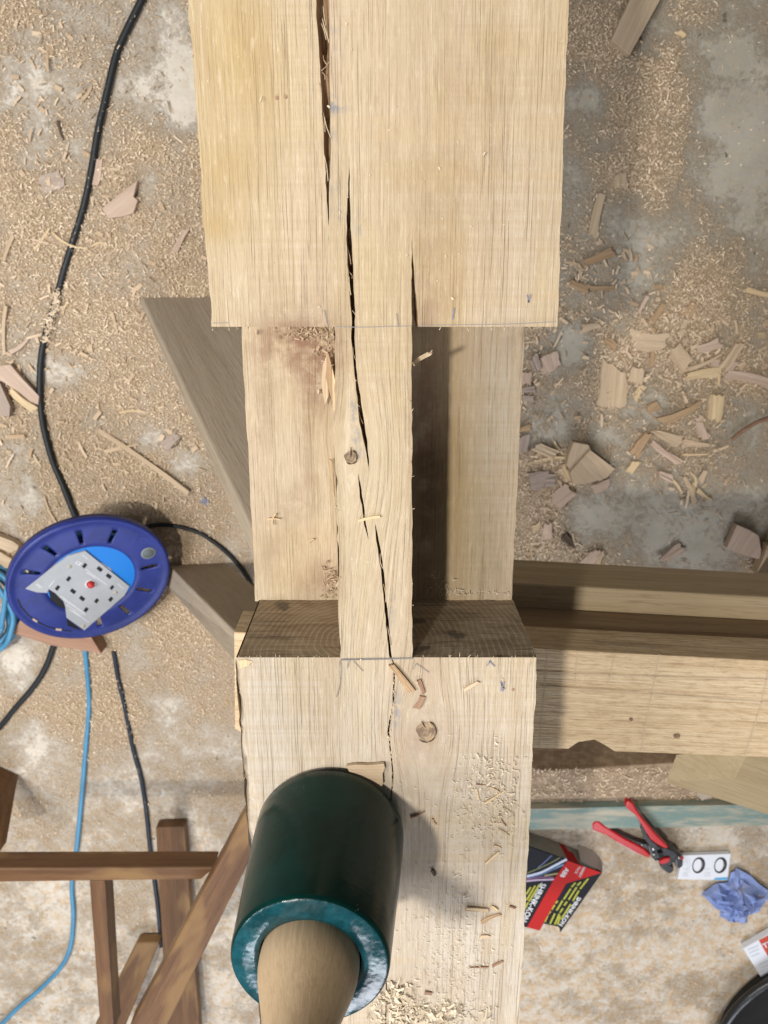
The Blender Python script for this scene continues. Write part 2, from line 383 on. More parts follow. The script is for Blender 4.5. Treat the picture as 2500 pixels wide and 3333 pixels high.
def dust_at(X, Y):
    P = np.stack([X, Y, np.zeros_like(X)], -1)
    px, py = proj_np(P)
    b = np.where(px < 1240, np.where(py < 2300, .60, .60 - np.clip((py-2300)/500, 0, 1)*.36), .54)
    b = np.where((px > 1240) & (py > 2650), .22, b)
    b = b + blobs(px, py, BARE) + blobs(px, py, DUSTY)
    n = fbm(X*9+40, Y*9+11, 5) - .5; n2 = fbm(X*38+3, Y*38+91, 4) - .5
    d = np.clip(b + n*.85 + n2*.55, 0, 1)
    o = np.where(px < 1240, .22 + np.clip((py-2200)/500, 0, 1)*.22, .16 + np.clip((py-2600)/200, 0, 1)*.36)
    o = np.where((px > 1240) & (py < 1900), .12 + .10*np.clip((1000-py)/600, 0, 1), o)
    return d, o
def axis_pts(lo, hi, a, b, fine, grow=1.25):
    L = list(np.arange(a, b, fine)); s = fine; x = L[-1]
    while x < hi: s *= grow; x += s; L.append(x)
    s = fine; x = L[0]; pre = []
    while x > lo: s *= grow; x -= s; pre.append(x)
    return np.array(pre[::-1] + L)
gx, gy = axis_pts(-4, 4, -.98, .98, .0062), axis_pts(-4.5, 4, -1.72, .52, .0062)
X, Y = np.meshgrid(gx, gy); D, OC = dust_at(X, Y)
inside = (np.abs(X) < 1.1) & (Y > -1.9) & (Y < .7)
D = np.where(inside, D, .4)
Zf = np.where(inside, np.clip(D-.45, 0, 1)*.008 + np.clip(D-.3, 0, 1)*(fbm(X*70, Y*70, 3)-.5)*.006, 0) - .002
nx, ny = len(gx), len(gy)
idx = np.arange(nx*ny).reshape(ny, nx)
quads = np.stack([idx[:-1, :-1], idx[:-1, 1:], idx[1:, 1:], idx[1:, :-1]], -1).reshape(-1, 4)
def big_mesh(name, V, Q, mat, smooth=False):
    me = bpy.data.meshes.new(name); n = Q.shape[1]
    me.vertices.add(len(V)); me.vertices.foreach_set('co', V.astype(np.float32).ravel())
    me.loops.add(Q.size); me.loops.foreach_set('vertex_index', Q.astype(np.int32).ravel())
    me.polygons.add(len(Q)); me.polygons.foreach_set('loop_start', (np.arange(len(Q))*n).astype(np.int32))
    if smooth: me.polygons.foreach_set('use_smooth', np.ones(len(Q), bool))
    me.update(calc_edges=True); me.materials.append(mat); return me
me = big_mesh('floor', np.stack([X, Y, Zf], -1).reshape(-1, 3), quads, M['floor'], True)
PX, PY = proj_np(np.stack([X, Y, X*0], -1)); LIGHT_FALL = np.clip(.9 - 1.0/(1 + np.exp(-(PX-1500)/120))/(1 + np.exp((PY-2300)/200)), 0, 1)  # light falloff painted into the concrete colour, darker towards the upper right
for nm, arr in (('dust', D), ('ochre', OC), ('light_fall', LIGHT_FALL)): me.attributes.new(nm, 'FLOAT', 'POINT').data.foreach_set('value', arr.astype(np.float32).ravel())
fl = bpy.data.objects.new('floor', me); COL.objects.link(fl); tag(fl, 'pale concrete workshop floor strewn with sawdust', kind='structure')
def floor_h(x, y):
    i = np.clip(np.searchsorted(gx, x), 0, nx-1); j = np.clip(np.searchsorted(gy, y), 0, ny-1); return Zf[j, i]

def flakes(name, XY, Z, lmin, lmax, mat, label, flat=.5, zjit=.003, tilt=.5):
    n = len(XY); kk = RNG.choice([.5, .7, 1, 1, 1.5, 2.6], n, p=[.2, .25, .2, .2, .11, .04]); L = RNG.uniform(lmin, lmax, n) * kk; Wd = L * RNG.uniform(.2, .55, n) / np.maximum(kk, 1); A = RNG.uniform(0, 2*np.pi, n)
    ti, tj, cu = RNG.normal(0, tilt, n), RNG.normal(0, tilt, n), RNG.uniform(.1, flat, n)
    V = np.zeros((n, 6, 3)); ca, sa = np.cos(A), np.sin(A)
    for k, (u, v) in enumerate(((-.5, -.5), (0, -.5), (.5, -.5), (.5, .5), (0, .5), (-.5, .5))):
        lx, ly = u*L, v*Wd; lz = lx*np.sin(ti)*.6 + ly*np.sin(tj) + (cu*L*.5 if u == 0 else 0)
        V[:, k, 0] = XY[:, 0] + lx*ca - ly*sa; V[:, k, 1] = XY[:, 1] + lx*sa + ly*ca; V[:, k, 2] = lz
    V[:, :, 2] -= V[:, :, 2].min(1, keepdims=True); V[:, :, 2] += (Z + RNG.uniform(0, zjit, n))[:, None]
    b = np.arange(n)[:, None]*6
    Q = np.concatenate([b + np.array([0, 1, 4, 5]), b + np.array([1, 2, 3, 4])], 0)
    m = big_mesh(name, V.reshape(-1, 3), Q, mat)
    m.attributes.new('tone', 'FLOAT', 'POINT').data.foreach_set('value', np.repeat(RNG.beta(1.6, 1.5, n), 6).astype(np.float32))
    o = bpy.data.objects.new(name, m); COL.objects.link(o)
    if label: tag(o, label, None, kind='stuff')
    return o
px = RNG.uniform(-80, 2580, 720000); py = RNG.uniform(-60, 3400, 720000)
Pw = np.array([0, 0, 0.])
dx = (px-CX)/F; dy = -(py-CY)/F
dirs = dx[:, None]*AR + dy[:, None]*AU - AB; tt = -CAMH/dirs[:, 2]; XYs = (dirs*tt[:, None])[:, :2]
dd, _ = dust_at(XYs[:, 0], XYs[:, 1])
keep = RNG.random(len(dd)) < np.clip((dd-.36)*1.15, .012, .62) * np.where((px > 700) & (px < 1650), .25, 1)
XYs = XYs[keep]
flakes('sawdust', XYs, floor_h(XYs[:, 0], XYs[:, 1]), 0.0016, .0042, M['flake'], 'loose tan sawdust and fine shavings spread over the concrete floor', .45, .004)

# ================================================================== oak beam
XC = .0
def poly_y(pts):            # photograph polyline on the beam's top face -> function x(y)
    w = [at(x, y, BT) for x, y in pts]; w.sort(key=lambda v: v.y)
    ys, xs = np.array([v.y for v in w]), np.array([v.x for v in w]); return lambda y: np.interp(y, ys, xs)
q = lambda L: [(600 + .7836*a, .7836*b) for a, b in L]
c1 = (poly_y([(1024, -700)] + q([(547, 0), (550, 100), (560, 210), (567, 350), (575, 480), (580, 620), (590, 800), (598, 900), (600, 1040)]) + [(1071, 1062)]),
      poly_y([(1078, -700)] + q([(601, 0), (603, 100), (604, 260), (606, 350), (608, 500), (608, 620), (605, 700), (600.5, 880), (600, 1040)]) + [(1071, 1062)]), .05)
c2L = q([(683, 650), (682, 750), (675, 900), (673, 1000), (680, 1130), (688, 1230), (695, 1340)]); c2R = q([(683, 650), (688, 750), (690, 900), (695, 1000), (702, 1100), (705, 1200), (710, 1300)])
ctr = [(1148, 1100, 10), (1154, 1170, 9), (1160, 1235, 9), (1170, 1310, 12), (1178, 1376, 15), (1190, 1440, 12), (1193, 1462, 8), (1199, 1500, 5), (1200, 1533, 0)]
c2 = (poly_y([(1140, -700), (1136, 400)] + c2L + [(x - w/2, y) for x, y, w in ctr] + [(1206, 1700), (1225, 2200)]),
      poly_y([(1140, -700), (1136, 400)] + c2R + [(x + w/2, y) for x, y, w in ctr] + [(1206, 1700), (1225, 2200)]), .035)
ca_ = [(1166, 1541, 0), (1170, 1575, 6), (1176, 1619, 8), (1184, 1665, 7), (1188, 1705, 8), (1199, 1756, 0)]
c3a = (poly_y([(1120, 1000)] + [(x - w/2, y) for x, y, w in ca_] + [(1205, 2200)]), poly_y([(1120, 1000)] + [(x + w/2, y) for x, y, w in ca_] + [(1205, 2200)]), .02)
cb_ = [(1219, 1690, 0), (1227, 1752, 8), (1236, 1800, 9), (1243, 1846, 9), (1254, 1956, 9), (1262, 2040, 9), (1266, 2081, 9), (1270, 2136, 10), (1283, 2160, 9), (1283, 2193, 9), (1281, 2250, 11),
       (1280, 2292, 11), (1269, 2349, 12), (1264, 2379, 12), (1270, 2432, 9), (1277, 2498, 9), (1279, 2548, 8), (1274, 2581, 8), (1268, 2700, 7), (1262, 3000, 6), (1256, 3280, 7), (1252, 3500, 6)]
c3b = (poly_y([(1212, 1000)] + [(x - w/2, y) for x, y, w in cb_]), poly_y([(1212, 1000)] + [(x + w/2, y) for x, y, w in cb_]), .022)
c4 = (poly_y([(1340, -700), (1340, 780), (1340, 1075)]), poly_y([(1340, -700), (1340, 780), (1350, 900), (1358, 1000), (1363, 1075)]), .09)
YU, YL, YT, YB = -.0222, -.2344, .52, -.95
TLx = poly_y([(1088, 1065), (1092, 1400), (1097, 1700), (1107, 2140)]); TRx = poly_y([(1340, 1065), (1341, 1600), (1342, 2140)])
beam = empty('oak_beam', (0, -.2, BT - .2), 'long pale oak beam with a split running down it and a cross-lap joint cut halfway', 'timber beam')
BV, BF, BM, TINT, STAIN, GR, BS = [], [], [], [], [], [], []
KN = [at(1142, 1488, BT), at(1390, 2380, BT)]
YELB = [(760, 130, 160, 260, .9), (730, 560, 150, 130, .8), (700, 740, 110, 60, .7), (860, 300, 120, 160, .35), (1550, 300, 260, 60, .4), (1500, 560, 320, 60, .45), (1450, 860, 300, 160, .35), (1650, 150, 140, 60, .4),
        (1140, 1300, 60, 300, .25), (930, 1750, 160, 60, .5), (900, 1880, 200, 70, .6), (1560, 1800, 160, 240, .3), (1475, 1500, 50, 520, .75)]
PALEB = [(1000, 2900, 500, 700, .8), (1600, 2900, 300, 800, .95), (850, 2400, 90, 500, .6), (1700, 700, 160, 400, .35), (950, 1500, 200, 300, .2), (1630, 1400, 90, 420, .5), (1000, 2300, 300, 200, .25)]
DARKB = [(970, 1110, 150, 110, .95), (1040, 1250, 70, 110, .6), (1060, 1870, 60, 70, .45), (1000, 1900, 60, 40, .3), (1690, 1090, 50, 40, .5), (1390, 1500, 50, 560, .9), (860, 1350, 40, 200, .3), (950, 1640, 60, 60, .35), (880, 1800, 50, 90, .35), (1010, 1500, 40, 240, .3), (1560, 450, 330, 620, .22), (1440, 2860, 120, 110, .14), (1480, 2520, 90, 40, .12), (1440, 2390, 90, 80, .3), (1460, 3200, 90, 60, .25), (1340, 2420, 60, 60, .25)]  # tall blob right of the tongue: brown wood, darkened to paint in recess shade
BLUEB = [(1086, y, 13, 26, .95) for y in (95, 170, 330, 345, 430, 530, 610, 690)] + [(1095, 350, 40, 10, .5)] + [(1158, 740, 10, 40, .7), (1150, 1340, 9, 50, .9), (1160, 1420, 9, 30, .8), (1168, 1480, 8, 20, .9), (1271, 1990, 9, 60, .6), (1290, 2280, 12, 30, .8), (1287, 2330, 12, 36, .8)]
def wv_(x, y, z):
    V = np.stack([x, y, z], -1).reshape(-1, 3); return V
def add_patch(Xp, Yp, Zp, mi, flip=False, smooth=True):
    """structured grid of vertices -> quads with material index mi (scalar or per-column list)"""
    r, c = Xp.shape; base = len(BV); V = wv_(Xp, Yp, Zp); BV.extend(V.tolist())
    px, py = proj_np(V)
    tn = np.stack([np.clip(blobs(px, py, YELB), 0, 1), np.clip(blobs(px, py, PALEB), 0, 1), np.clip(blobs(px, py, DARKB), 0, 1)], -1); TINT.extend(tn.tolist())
    STAIN.extend(np.clip(blobs(px, py, BLUEB), 0, 1).tolist())
    gx_ = V[:, 0].copy(); gy_ = V[:, 1]
    for k in KN:
        ddx, ddy = V[:, 0]-k.x, gy_-k.y; s = .030; gx_ += -ddx * .75 * np.exp(-(ddx**2*2.2 + ddy**2*.55)/s**2)
    gx_ += np.where(V[:, 0] < .02, .10, .0) * np.clip(-.13 - gy_, 0, .1) * np.exp(-((V[:, 0]+.01)/.02)**2) + .05*np.clip(gy_, 0, .2)*np.clip(V[:, 0], 0, 1)
    GR.extend(np.stack([gy_, gx_*1.0, V[:, 2]*1.3 + 5], -1).tolist())
    for i in range(r-1):
        for j in range(c-1):
            a = base + i*c + j; f = (a, a+1, a+c+1, a+c); BF.append(f[::-1] if flip else f); BM.append(mi[j] if isinstance(mi, list) else mi); BS.append(smooth)
def jit(y, s, amp): return (vn(y*s + 5.3, y*0 + s) - .5) * 2 * amp
def top_section(y0, y1, le, re, cracks, n, rough_left=0.):
    ys = np.linspace(y0, y1, n); cols_x, cols_z, mi = [], [], []
    jl = jit(ys, 160, .0005) + jit(ys, 45, .0006)
    feats = [le(ys) + jl]; fz = [0]
    cur = feats[0]; X_, Z_, mat = [cur], [np.zeros_like(ys)], []
    if rough_left:                               # torn, waney arris on the left of the lower block
        ch = .002 + .011 * np.clip(vn(ys*38, ys*0+3)*1.3 - .25 + .35*np.exp(-((ys+.40)/.06)**2), 0, 1)
        fade = np.clip((YL - ys)/.02, 0, 1); Z_[0] = -(.001 + .009*vn(ys*60, ys*0+8))*fade; X_[0] = cur - .001
        X_.append(cur + ch*.55*fade + .0004); Z_.append(-.0035*vn(ys*150, ys*0+1)*fade); mat.append(0)
        X_.append(cur + ch*fade + .0008); Z_.append(-.0003*fade); mat.append(0); cur = X_[-1]
    seq = cracks + [(re, re, 0)]
    for (fl_, fr_, dep) in seq:
        l, r = fl_(ys), fr_(ys); w = r - l
        if dep: l = l + np.where(w > 1e-5, jit(ys, 210, .00025), 0); r = r + np.where(w > 1e-5, jit(ys + .37, 230, .00025), 0)
        else: l = l + jit(ys + .7, 150, .0004)
        r = np.maximum(r, l); k = max(2, int(round(float(np.mean(l - cur)) / .004)))
        for t in np.linspace(0, 1, k+1)[1:]:
            X_.append(cur + (l-cur)*t); Z_.append(np.zeros_like(ys)); mat.append(0)
        if dep:
            w = r - l; dz = np.where(w > 1e-5, -np.minimum(dep, w*(1.6 if dep == .05 else 5.) + .002), 0)*(.75 + .5*vn(ys*55, ys*0+dep*100))
            X_.append(l + w*.2); Z_.append(dz); mat.append(1); X_.append(l + w*.72); Z_.append(dz*.96); mat.append(1); X_.append(r); Z_.append(np.zeros_like(ys)); mat.append(1); cur = r
    Xp, Zp = np.stack(X_, 1), np.stack(Z_, 1); Yp = np.repeat(ys[:, None], Xp.shape[1], 1)
    Zp = Zp + BT
    add_patch(Xp, Yp, Zp, mat, False, False); return Xp, Yp, Zp
cst = lambda v: (lambda y: np.full_like(y, v))
leU = poly_y([(560, -700), (610, 0), (688, 1062)]); reU = poly_y([(1876, -700), (1852, 0), (1840, 260), (1815, 1062)])
leL = poly_y([(773, 2140), (783, 2330), (795, 2500), (805, 2620), (812, 2750), (851, 3333), (870, 3700)]); reL = poly_y([(1747, 2140), (1744, 2270), (1738, 2330), (1728, 2600), (1722, 2700), (1690, 3333), (1672, 3700)])
U = top_section(YT, YU, leU, reU, [c1, c2, c4], 190)
T_ = top_section(YU, YL, TLx, TRx, [c3a, c2, c3b], 100)
mid3 = lambda y: (c3b[0](y) + c3b[1](y))/2
c3low = (lambda y: mid3(y)*.45 + c3b[0](y)*.55, lambda y: mid3(y)*.45 + c3b[1](y)*.55, .007)
Lw = top_section(YL, YB, leL, reL, [c3low], 230, 1.)
CZ = BT - .097
def wall(xy, z0, z1, nz, mi, flip=False, rough=0.):
    xs, ys = np.array([p[0] for p in xy]), np.array([p[1] for p in xy]); zz = np.linspace(z0, z1, nz)
    Xp = np.repeat(xs[:, None], nz, 1); Yp = np.repeat(ys[:, None], nz, 1); Zp = np.repeat(zz[None], len(xs), 0)
    if rough: Yp = Yp + (fbm(Xp*120+Zp*400, Zp*160, 3)-.5)*rough
    add_patch(Xp, Yp, Zp, mi, flip)
def flat_grid(x0, x1, y0, y1, z, nxx, nyy, amp):
    xs, ys = np.linspace(0, 1, nxx), np.linspace(y0, y1, nyy); Yp = np.repeat(ys[:, None], nxx, 1)
    Xp = x0(Yp)*(1-xs[None]) + x1(Yp)*xs[None]; Zp = z + (fbm(Xp*90, Yp*16, 4)-.5)*amp
    add_patch(Xp, Yp, Zp, 0)
sideL = lambda y: np.full_like(y, -.1003) + (vn(y*70, y*0)-.5)*.001
sideR = lambda y: np.full_like(y, .0995) + (vn(y*70, y*0+4)-.5)*.001
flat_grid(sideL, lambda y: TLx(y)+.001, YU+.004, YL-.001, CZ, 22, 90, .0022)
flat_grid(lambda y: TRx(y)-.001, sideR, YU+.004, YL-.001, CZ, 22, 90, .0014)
ysT = np.linspace(YU, YL, 60)
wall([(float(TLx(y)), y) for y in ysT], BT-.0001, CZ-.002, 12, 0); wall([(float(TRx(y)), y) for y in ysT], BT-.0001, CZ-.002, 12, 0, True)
xsl = np.linspace(float(leL(YL)), float(TLx(YL)), 26); wall([(x, YL) for x in xsl], BT, CZ-.002, 24, 2, True, .0012)
xsr = np.linspace(float(TRx(YL)), float(reL(YL)), 30); wall([(x, YL) for x in xsr], BT, CZ-.002, 24, 2, True, .0012)
wall([(x, YU) for x in np.linspace(float(leU(YU)), float(TLx(YU)), 14)], BT, CZ-.002, 8, 2); wall([(x, YU) for x in np.linspace(float(TRx(YU))+.0042, float(reU(YU)), 14)], BT, CZ-.002, 8, 2)
for sec, (sl, sr) in ((U, (leU, reU)), (Lw, (leL, reL))):
    yy = sec[1][:, 0]
    wall([(sec[0][i, 0], yy[i]) for i in range(len(yy))], BT-.0001, BT-.2, 10, 0, False); wall([(sec[0][i, -1], yy[i]) for i in range(len(yy))], BT-.0001, BT-.2, 10, 0, True)
yc = np.linspace(YU+.004, YL-.001, 60)
wall([(float(sideL(np.array(y))), y) for y in yc], CZ, BT-.2, 6, 0); wall([(float(sideR(np.array(y))), y) for y in yc], CZ, BT-.2, 6, 0, True)
yb = np.linspace(YT, YB, 30); add_patch(np.stack([np.full(30, -.099), np.full(30, .099)], 1), np.stack([yb, yb], 1), np.full((30, 2), BT-.2), 0, True)
for yend, fpp in ((YT, False), (YB, True)): wall([(-.1, yend), (.1, yend)], BT, BT-.2, 2, 2, not fpp)
org = np.array([0, -.2, BT-.2]); me = bpy.data.meshes.new('beam_body'); me.from_pydata((np.array(BV)-org).tolist(), [], BF)
for m in (M['beam'], M['crackwall'], M['endgrain']): me.materials.append(m)
me.polygons.foreach_set('material_index', np.array(BM, dtype=np.int32)); me.polygons.foreach_set('use_smooth', np.array(BS, dtype=bool))
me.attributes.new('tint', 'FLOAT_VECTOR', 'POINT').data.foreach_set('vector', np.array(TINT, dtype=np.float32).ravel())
me.attributes.new('grain', 'FLOAT_VECTOR', 'POINT').data.foreach_set('vector', np.array(GR, dtype=np.float32).ravel())
me.attributes.new('stain', 'FLOAT', 'POINT').data.foreach_set('value', np.array(STAIN, dtype=np.float32))
bb = bpy.data.objects.new('beam_body', me); COL.objects.link(bb); bb.parent = beam

def m_knot():
    t = NT('oak_knot'); o = t.obj(); r = t.n('ShaderNodeVectorMath', operation='LENGTH'); t.l(t.vadd(o, t.scale(t.vadd(t.noise(o, 220, 3, out=1), (-.5, -.5, -.5)), (.004, .004, 0))), r.inputs[0])
    ringw = t.math('SINE', t.math('MULTIPLY', r.outputs['Value'], 3600.))
    col = t.mix(t.ramp(t.noise(o, 130, 4), .38, .6), (.17, .115, .075), (.35, .25, .15))
    col = t.mix(t.math('MULTIPLY', t.ramp(ringw, .2, .9), .45), col, (.11, .075, .05))
    t.bump(t.noise(o, 500, 3), .0006); return t.done(col, .75, .25)
M['knot'] = m_knot(); M['dark_rim'] = plain('knot_rim', (.055, .035, .022), .8, .2)
def knot(px, py, rx, ry, crack):
    c = at(px, py, BT + .0006); e = at(px+rx, py, BT+.0006); r1 = (e-c).length; r2 = r1*ry/rx
    ang = [2*math.pi*k/40 for k in range(40)]; rad = [1 + .10*math.sin(3*a+px) + .05*math.sin(7*a) for a in ang]
    out = [c + Vector((math.cos(a)*r1*r, math.sin(a)*r2*r, 0)) for a, r in zip(ang, rad)]
    k = prism('knot', out, .003, M['knot'], beam)
    bg = Bag(); bg.add(strip_geo([c + Vector((math.cos(a)*r1*1.02, math.sin(a)*r2*1.02, .0004))*1 for a in np.linspace(-2.4, 1.2, 30)], [.0002 + .0007*abs(math.sin(i*.4)) for i in range(30)]))
    bg.add(strip_geo([at(x, y, BT+.0011) for x, y in crack], [.0003, .0009, .0002])); bg.build('knot_check', M['dark_rim'], k)
knot(1142, 1488, 20, 22, [(1142, 1455), (1143, 1475), (1141, 1490)])
knot(1388, 2382, 31, 37, [(1372, 2347), (1378, 2358), (1385, 2370)])
for x, y in ((900, 318), (928, 315), (1670, 2246)):
    c = at(x, y, BT+.0005); prism('pin_knot', [c + Vector((math.cos(a)*.0009, math.sin(a)*.0011, 0)) for a in np.linspace(0, 6.28, 13)[:-1]], .002, M['bark'], beam)
pl = Bag()
for seg in ([(1090, 1063), (1180, 1065), (1250, 1063), (1338, 1061)], [(1366, 1059), (1500, 1057), (1650, 1055), (1808, 1047)], [(690, 1052), (740, 1051)], [(1110, 2146), (1200, 2144), (1342, 2142)], [(1108, 2149), (1230, 2147), (1344, 2144)],
            [(1108, 2150), (1110, 2190), (1105, 2235), (1094, 2270)], [(1054, 1008), (1063, 1045), (1069, 1064)], [(1136, 2150), (1131, 2175)], [(1150, 2152), (1181, 2185)], [(1354, 2160), (1397, 2190)], [(1354, 2160), (1342, 2180)], [(1290, 1020), (1296, 1062)]):
    pl.add(strip_geo(spline([at(x, y, BT+.0008) for x, y in seg], 4), .0004))
pl.build('pencil_line', M['graphite'], beam)
ink = Bag()
for seg in ([(1597, 2150), (1583, 2168)], [(1592, 2152), (1610, 2170)], [(1634, 2222), (1630, 2250)], [(1641, 2218), (1636, 2252)], [(1628, 2220), (1642, 2244)], [(1715, 960), (1722, 985)], [(1720, 985), (1727, 958)], [(1478, 1002), (1472, 1040)]):
    ink.add(strip_geo([at(x, y, BT+.0008) for x, y in seg], .0007))
ink.build('ink_mark', M['ink'], beam)
# fibres bridging the splits, torn slivers at the arrises
M['fibre'] = plain('oak_fibre', (.52, .40, .26), .8, .2)
fb = Bag()
FIB = [(1050, 60, 1072, 140), (1052, 20, 1068, 120), (1045, 75, 1062, 130), (1046, 230, 1075, 195), (1052, 180, 1064, 210), (1048, 235, 1058, 260), (1040, 270, 1050, 400), (1044, 330, 1058, 430), (1056, 380, 1078, 450), (1050, 460, 1062, 560), (1055, 500, 1068, 590), (1060, 560, 1070, 640),
       (1062, 640, 1068, 760), (1130, 800, 1142, 860), (1132, 880, 1146, 905), (1136, 900, 1142, 960), (1146, 1010, 1160, 1060), (1148, 1130, 1162, 1180), (1150, 1200, 1160, 1240), (1160, 1300, 1172, 1325), (1168, 1340, 1182, 1380), (1238, 1800, 1246, 1850), (1248, 1900, 1256, 1960), (1262, 2040, 1272, 2100), (1180, 1640, 1190, 1690)]
for (x0, y0, x1, y1) in FIB:
    p0, p1 = at(x0, y0, BT + RNG.uniform(-.003, .0005)), at(x1, y1, BT + RNG.uniform(-.004, .0005)); mid = (p0+p1)/2 + Vector((RNG.normal(0, .0006), RNG.normal(0, .0006), RNG.normal(.0005, .001)))
    fb.add(tube_geo(spline([p0, mid, p1], 4), RNG.uniform(.00016, .00034), 4))
for k in range(70):           # crumbly fill of the lower split
    y = RNG.uniform(2185, 2600); yw = at(1275, y, BT).y; xc = float((c3b[0](yw)+c3b[1](yw))/2)
    p0 = Vector((xc + RNG.normal(0, .0007), yw, BT - .0008 + RNG.uniform(-.001, .0004))); p1 = p0 + Vector((RNG.normal(0, .0008), RNG.uniform(-.004, .004), RNG.normal(0, .0006)))
    fb.add(tube_geo([p0, (p0+p1)/2 + Vector((0, 0, .0004)), p1], RNG.uniform(.0003, .0007), 4))
o = fb.build('split_fibres', M['fibre'], beam, smooth=True); o['kind'] = 'stuff'
hair = Bag()                  # hairy arrises left by the saw
for k in range(130):
    e = k % 5
    if e < 2 and k % 3: continue
    if e == 0: x, y = RNG.uniform(leU(YU), TLx(YU)), YU
    elif e == 1: x, y = RNG.uniform(TRx(YU)+.005, reU(YU)), YU
    elif e == 2: x, y = RNG.uniform(leL(YL), reL(YL)), YL
    elif e == 3: y = RNG.uniform(YL, YU); x = float(TRx(y)) if k % 2 else float(TLx(y))
    else: y = RNG.uniform(-.55, .15); x = float((leL if y < YL else leU)(y)) if k % 3 else float((reL if y < YL else reU)(y))
    if e == 4 and YL < y < YU: continue
    p0 = Vector((x, y, BT - RNG.uniform(0, .0008))); L = RNG.uniform(.0008, .0032)
    d = Vector((RNG.normal(0, .5), -1 if e < 2 else 1, RNG.normal(.2, .5))) if e < 3 else Vector(((1 if RNG.random() < .5 else -1)*.5, RNG.normal(0, 1), RNG.normal(.2, .3)))
    hair.add(tube_geo([p0, p0 + d.normalized()*L*.5 + Vector((0, 0, .0002)), p0 + d.normalized()*L], RNG.uniform(.00012, .00028), 4))
o = hair.build('arris_fibres', M['fibre'], beam, smooth=True); o['kind'] = 'stuff'
# torn slivers on the left edge of the lower block and beside the tongue
def sliver(name, pts, z, th, mat, tilt=0.): 
    t = [at(x, y, z) for x, y in pts]; 
    for i, p in enumerate(t): p.z += tilt * (i % 3)
    return prism(name, t, th, M[mat], beam, gdir=(0, 1, 0), bev=.0003)
for (pts, zz, mt) in (([(1066, 1140), (1078, 1180), (1086, 1260), (1088, 1330), (1076, 1290), (1060, 1230)], CZ+.010, 'chip_orange'), ([(1050, 1190), (1066, 1150), (1070, 1290), (1058, 1320), (1046, 1250)], CZ+.007, 'chip_tan'),
                      ([(1080, 1190), (1092, 1240), (1092, 1350), (1084, 1330)], CZ+.018, 'chip_pale'), ([(1072, 1495), (1082, 1500), (1090, 1620), (1084, 1600)], CZ+.008, 'chip_orange')):
    sliver('torn_sliver', pts, zz, .0025, mt)
for (pts, zz, mt) in (([(776, 2150), (800, 2147), (822, 2152), (812, 2166), (784, 2176)], BT+.0006, 'chip_pale'),):
    sliver('torn_sliver', pts, zz, .003, mt)

# ================================================================== green mallet standing on its head
mal_b = at(1077, 2698, BT) + Vector((0, 0, .0006)); ax = Vector((-.0049, -.002, .11)).normalized()
mal = empty('wood_carvers_mallet', mal_b, 'round dark green mallet standing head down on the beam with its turned wooden handle upward', 'mallet')
def m_green():
    t = NT('green_urethane'); o = t.obj(); n = t.noise(o, 24, 4, .6); sep = t.n('ShaderNodeSeparateXYZ'); t.l(o, sep.inputs[0])
    col = t.mix(t.ramp(n, .4, .65), (.001, .018, .0145), (.0015, .029, .0235))
    col = t.mix(t.math('MULTIPLY', t.ramp(t.noise(t.scale(o, (60, 60, 25)), 1, 5, .75), .69, .72), .7), col, (.19, .17, .06))
    scr = t.noise(t.scale(o, (30, 30, 400)), 1, 2)
    t.bump(t.math('ADD', t.math('MULTIPLY', scr, .15), t.noise(o, 30, 2)), .0006)
    return t.done(col, t.ramp(n, .3, .7, .17, .27), .14)
def m_face():
    t = NT('green_urethane_face'); o = t.obj(); n = t.noise(o, 55, 5, .7); v = t.voro(t.vadd(o, t.scale(t.noise(o, 90, 3, out=1), (.012, .012, .012))), 210.)
    col = t.mix(t.ramp(n, .4, .65), (.002, .032, .040), (.006, .060, .076))
    t.bump(t.math('ADD', t.noise(o, 48, 3, .5), t.math('MULTIPLY', t.noise(o, 190, 3, .6), .08)), .0013)
    return t.done(col, t.ramp(t.noise(o, 150, 4, .7), .4, .65, .17, .32), .5)
prof = [(.0, 0), (.046, 0), (.0498, .0012), (.0515, .004), (.0516, .012), (.0500, .045), (.0475, .085), (.0462, .106), (.0458, .1085), (.0447, .1098)]
lathe('mallet_head', prof, mal_b, ax, m_green(), mal, 96)
lathe('mallet_face', [(.0449, .1096), (.0435, .1103), (.034, .1103), (.0300, .1095), (.0290, .104)], mal_b, ax, m_face(), mal, 96)
hp = [(.0283, .102), (.0286, .107), (.0287, .112), (.0283, .118), (.0272, .124), (.0255, .130), (.0233, .137), (.0209, .145), (.0186, .154), (.0167, .164), (.0153, .176), (.0145, .190), (.0141, .21), (.0142, .24), (.0147, .27), (.0153, .30), (.0150, .318), (.011, .328), (.0, .331)]
lathe('mallet_handle', hp, mal_b, ax, M['handle'], mal, 64)

